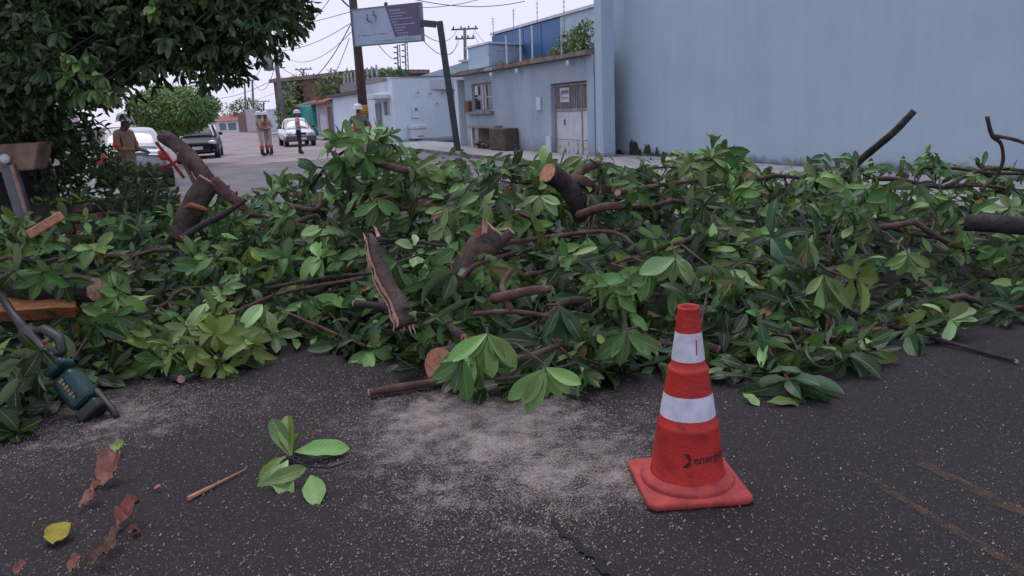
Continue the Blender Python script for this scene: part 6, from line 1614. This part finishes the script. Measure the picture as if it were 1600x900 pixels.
# saw
sb = G(128, 648); sb.z = .01
t = thing('power_saw', 'green and black battery saw with a long dark handle lying at left', 'saw', sb)
MG = mat('tool_green', (.006, .042, .042), (.005, .03, .03), 12, .4); 
def obox(nm, c, s, ax, m, bv, up=Vector((0, -1, .3))):
    d = Vector(ax).normalized(); u = (up - d * up.dot(d)).normalized(); v = d.cross(u); R = Matrix((v, u, d)).transposed(); mb = MB(); mb.box(c, s, M=R); return bevel(mb.build(nm, m, t), bv, 3)
A_, B_ = P(95, 578, 4.05) - sb, P(145, 640, 3.95) - sb; ax = A_ - B_
mid = (A_ + B_) / 2
obox('body', mid, (.145, .13, .215), ax, MG, .035)
obox('battery', B_ - ax.normalized() * .005 + Vector((.0, .0, .0)), (.15, .13, .07), ax, M_BLKP, .02)
obox('vent', A_ + ax.normalized() * .015, (.13, .12, .05), ax, mat('tool_green_light', (.014, .065, .068), None, 9, .4), .02)
e0 = B_ + Vector((.09, -.0, -.015)); mb = MB(); mb.tube([mid + Vector((.10, 0, -.01)), e0 + Vector((.02, 0, 0)), e0 + Vector((.05, -.03, -.02))], [.022, .02, .016], 8); mb.build('guard_bar', M_BLKP, t, True)
g0, g1 = P(80, 560, 4.1) - sb, P(42, 520, 4.25) - sb
mb = MB(); mb.tube([A_, g0, g1], [.05, .048, .055], 10); mb.build('motor_neck', M_BLKP, t, True)
mb = MB(); mb.tube([g1 + Vector((0, 0, -.02)), P(70, 515, 4.2) - sb, P(92, 528, 4.15) - sb, P(98, 548, 4.1) - sb, P(82, 562, 4.08) - sb], [.028, .03, .03, .026, .024], 9); mb.build('handle', M_BLKP, t, True)
mb = MB(); q0 = P(72, 535, 4.1) - sb; mb.lathe([(.001, .02), (.015, .016), (.019, 0), (.015, -.016), (.001, -.02)], q0, 10); mb.build('switch', mat('switch_red', (.22, .02, .02), None, 9, .4), t, True)
mb = MB(); mb.tube([g1, P(20, 490, 4.5) - sb, P(-40, 400, 4.9) - sb], [.03, .024, .022], 10); mb.build('shaft', M_BLKP, t, True)
d = ax.normalized(); u = (Vector((0, -1, .3)) - d * Vector((0, -1, .3)).dot(d)).normalized(); v = d.cross(u)
ML = mat('tool_print', (.26, .20, .09), None, 9, .5)
for q in range(6):      # worn maker's lettering, too blurred to read
    c = mid + u * .0765 + d * (.06 - q * .023); mb = MB(); mb.box(c, (.016 if q % 2 else .026, .002, .015), M=Matrix((v, u, d)).transposed()); mb.build('print_mark', ML, t)

# ================================================================== PEOPLE
def person(label, loc, rz, pose, shirt, trousers, skin, helmet, bands, scale=1.0, boots=None, gloves=None):
    """pose: joint name -> local point (x right, y back, z up; the person faces -y), metres for a 1.75 m body"""
    t = thing('person', label, 'person', loc, rz)
    J = dict(pelvis=(0, 0, .95), waist=(0, 0, 1.08), chest=(0, 0, 1.30), neck=(0, .01, 1.47), jaw=(0, -.03, 1.53), head=(0, -.01, 1.62), crown=(0, .0, 1.70), nose=(0, -.105, 1.60),
             shl=(-.175, 0, 1.42), shr=(.175, 0, 1.42), ell=(-.24, .02, 1.14), elr=(.24, .02, 1.14), wrl=(-.25, -.04, .90), wrr=(.25, -.04, .90),
             hpl=(-.095, 0, .90), hpr=(.095, 0, .90), knl=(-.11, -.02, .50), knr=(.11, -.02, .50), anl=(-.11, .02, .09), anr=(.11, .02, .09), tol=(-.13, -.14, .04), tor=(.13, -.14, .04), hel=(-.11, .06, .05), her=(.11, .06, .05))
    J.update(pose)
    Rr = dict(pelvis=(.165, .12), waist=(.155, .11), chest=(.185, .125), neck=(.062, .065), jaw=(.068, .075), head=(.082, .10), crown=(.055, .065), nose=(.014, .02), shl=(.075, .075), shr=(.075, .075), ell=(.05, .05), elr=(.05, .05), wrl=(.034, .034), wrr=(.034, .034),
              hpl=(.10, .105), hpr=(.10, .105), knl=(.068, .07), knr=(.068, .07), anl=(.058, .058), anr=(.058, .058), tol=(.05, .04), tor=(.05, .04), hel=(.045, .045), her=(.045, .045))
    E = [('pelvis', 'waist'), ('waist', 'chest'), ('chest', 'neck'), ('neck', 'jaw'), ('jaw', 'head'), ('head', 'crown'), ('head', 'nose'), ('chest', 'shl'), ('shl', 'ell'), ('ell', 'wrl'), ('chest', 'shr'), ('shr', 'elr'), ('elr', 'wrr'),
         ('pelvis', 'hpl'), ('hpl', 'knl'), ('knl', 'anl'), ('anl', 'tol'), ('anl', 'hel'), ('pelvis', 'hpr'), ('hpr', 'knr'), ('knr', 'anr'), ('anr', 'tor'), ('anr', 'her')]
    reg = {'pelvis': 1, 'hpl': 1, 'hpr': 1, 'knl': 1, 'knr': 1, 'anl': 3, 'anr': 3, 'tol': 3, 'tor': 3, 'hel': 3, 'her': 3, 'neck': 2, 'jaw': 2, 'head': 2, 'crown': 2, 'nose': 2, 'wrl': 0, 'wrr': 0}
    for s, sg in (('l', -1), ('r', 1)):      # palm and five fingers
        w = Vector(J['wr' + s]); e_ = Vector(J['el' + s]); d = (w - e_).normalized(); side = d.cross(Vector((0, 0, 1)));
        if side.length < .2: side = Vector((0, 1, 0))
        side.normalize(); J['pa' + s] = tuple(w + d * .07); Rr['pa' + s] = (.036, .02); E.append(('wr' + s, 'pa' + s)); reg['pa' + s] = 4
        for f in range(5):
            o_ = side * (f - 1.5) * .021 if f < 4 else side * -.045; ln = (.075, .085, .08, .062, .03)[f]; b_ = w + d * (.10 if f < 4 else .05) + o_
            cur = d.cross(side) * .02
            for kk, fr_ in enumerate((0, .55, 1.0)):
                nm = f'f{s}{f}{kk}'; J[nm] = tuple(b_ + d * ln * fr_ + cur * fr_ * fr_); Rr[nm] = (.0095 - .001 * kk,) * 2; reg[nm] = 4
            E += [('pa' + s, f'f{s}{f}0'), (f'f{s}{f}0', f'f{s}{f}1'), (f'f{s}{f}1', f'f{s}{f}2')]
    names = list(J); ix = {n_: i for i, n_ in enumerate(names)}
    me = bpy.data.meshes.new('body_cage'); me.from_pydata([Vector(J[n_]) * scale for n_ in names], [(ix[a], ix[b]) for a, b in E], [])
    ob = bpy.data.objects.new('tmp', me); COL.objects.link(ob)
    ob.modifiers.new('skin', 'SKIN'); sk = me.skin_vertices[0].data
    for n_ in names: sk[ix[n_]].radius = tuple(r * scale for r in Rr[n_]); sk[ix[n_]].use_root = n_ == 'pelvis'
    sm = ob.modifiers.new('sub', 'SUBSURF'); sm.levels = 2; sm.render_levels = 2
    dg = bpy.context.evaluated_depsgraph_get(); dg.update()
    m2 = bpy.data.meshes.new_from_object(ob.evaluated_get(dg)); bpy.data.objects.remove(ob)
    m2.materials.clear()
    for m in (shirt, trousers, skin, boots or M_BLKP, gloves or skin): m2.materials.append(m)
    jc = [(Vector(J[n_]) * scale, reg.get(n_, 0)) for n_ in names]
    for p in m2.polygons:
        c = p.center; b = min(jc, key=lambda q: (q[0] - c).length_squared)[1]
        if b == 1 and c.z > .96 * scale and abs(c.x) < .3: b = 0
        if b == 3 and c.z > .30 * scale: b = 1
        if b in (0, 1) and c.z < .26 * scale: b = 3
        p.material_index = b; p.use_smooth = True
    link('body', m2, t)
    hx, hy, hz = Vector(J['crown']) * scale
    mb = MB(); mb.lathe([(.150, -.030), (.152, -.022), (.125, -.015), (.122, .02), (.112, .065), (.085, .105), (.045, .125), (.001, .13)], (hx, hy - .005, hz - .03), 20, cap=False)
    mb.v = [(x, y * 1.12 if y > hy else hy + (y - hy) * 1.22, z) for x, y, z in mb.v]; h = mb.build('helmet', helmet, t, True)
    for e_ in (-1, 1):
        mb = MB(); mb.lathe([(.001, -.008), (.009, 0), (.001, .008)], (hx + e_ * .032, Vector(J['nose']).y * scale + .018, 1.625 * scale), 8); mb.build('eye', M_BLKP, t, True)
    for nm, a, b, r, m, kind in bands:
        a, b = Vector(a) * scale, Vector(b) * scale; mb = MB(); mb.tube([a, b], r, 16, False)
        if kind: mb.v = [(x, b.y + (y - b.y) * .72, z) for x, y, z in mb.v]
        o = mb.build(nm, m, t, True)
    return t
SK1 = mat('skin_brown', (.20, .105, .07), None, 20, .55); KH = mat('khaki_cloth', (.36, .30, .25), (.27, .225, .185), 14, .9, .3, 60); KHP = mat('pale_khaki_cloth', (.52, .44, .40), (.42, .35, .32), 14, .9, .3, 60); GC = mat('grey_green_cloth', (.17, .18, .165), (.12, .13, .12), 14, .9, .3, 60)
NAVY = mat('navy_trousers', (.018, .02, .032), None, 14, .9); PALE = mat('pale_pink_cloth', (.50, .42, .45), (.40, .33, .36), 14, .9); ORB = mat('orange_hi_vis', (.72, .075, .04), (.6, .06, .04), 20, .6); WHH = mat('helmet_white', (.70, .70, .71), None, 5, .3, coat=.5); GRH = mat('helmet_grey', (.44, .42, .42), None, 5, .35, coat=.4); TAN = mat('tan_cloth', (.30, .19, .12), (.22, .14, .09), 14, .9, .3, 60); GLV = mat('dark_glove', (.04, .035, .035), None, 14, .8)
PKV = mat('pink_hi_vis', (.70, .10, .13), None, 14, .7)
ARMF = dict(ell=(-.27, .02, 1.15), elr=(.27, .02, 1.15), wrl=(-.12, -.20, 1.08), wrr=(.12, -.20, 1.08))
def bnd(z, r, nm='reflective_belt', m=ORB): return (nm, (0, 0, z - .035), (0, 0, z + .035), r, m, True)
def legb(z, m=ORB): return [('trouser_band', (s * .11, 0, z - .05), (s * .11, 0, z + .05), .085, m, False) for s in (-1, 1)]
g = G(411, 244); g.z = .006
person('helmeted worker in beige workwear with orange bands, left one of the standing pair', g, PI * .62, dict(ARMF), KH, KHP, SK1, WHH, [bnd(1.28, .205), ('sleeve_band', (-.215, .01, 1.27), (-.225, .01, 1.21), .066, ORB, False), ('sleeve_band', (.215, .01, 1.27), (.225, .01, 1.21), .066, ORB, False)] + legb(.36), 1.04)
g = G(422, 243); g.z = .006
person('helmeted worker in beige workwear with orange bands, right one of the standing pair', g, -PI * .15, dict(ARMF), KHP, KHP, SK1, WHH, [bnd(1.30, .205), ('tool_bag', (-.05, .05, .98), (-.05, .05, 1.10), .19, mat('tool_belt', (.07, .06, .045), None, 20, .9), True)] + legb(.36), 1.04)
g = G(470, 241); g.z = .006
person('helmeted person in pale shirt and navy trousers standing before the white pickup', g, PI * .55, dict(ARMF), PALE, NAVY, SK1, WHH, [('sleeve_band', (-.22, .01, 1.30), (-.24, .01, 1.18), .07, PKV, False), ('sleeve_band', (.22, .01, 1.30), (.24, .01, 1.18), .07, PKV, False)], 1.04)
g = P(566, 250, 22); g.z = .006
person('helmeted worker in grey-green shirt with orange belt, back turned, by the yellow-banded pole', g, PI, dict(ell=(-.30, .0, 1.17), elr=(.30, 0, 1.17), wrl=(-.22, -.2, 1.06), wrr=(.22, -.2, 1.06)), GC, KH, SK1, WHH, [bnd(1.16, .205), ('sleeve_band', (-.27, .0, 1.20), (-.295, .0, 1.14), .066, ORB, False), ('sleeve_band', (.27, .0, 1.20), (.295, .0, 1.14), .066, ORB, False)] + legb(.36), 1.02)
g = P(207, 300, 14); g.z = .006
person('workman in grey helmet and tan shirt with orange band, looking down beside the white car', g, PI * .42, dict(crown=(0, -.05, 1.69), head=(0, -.05, 1.61), nose=(0, -.15, 1.575), jaw=(0, -.06, 1.52), ell=(-.25, -.02, 1.15), elr=(.25, -.02, 1.15), wrl=(-.15, -.28, 1.12), wrr=(.12, -.28, 1.10)), TAN, KH, SK1, GRH, [('sleeve_band', (-.22, -.01, 1.25), (-.235, -.015, 1.19), .066, ORB, False), ('sleeve_band', (.22, -.01, 1.25), (.235, -.015, 1.19), .066, ORB, False)], .98, gloves=GLV)
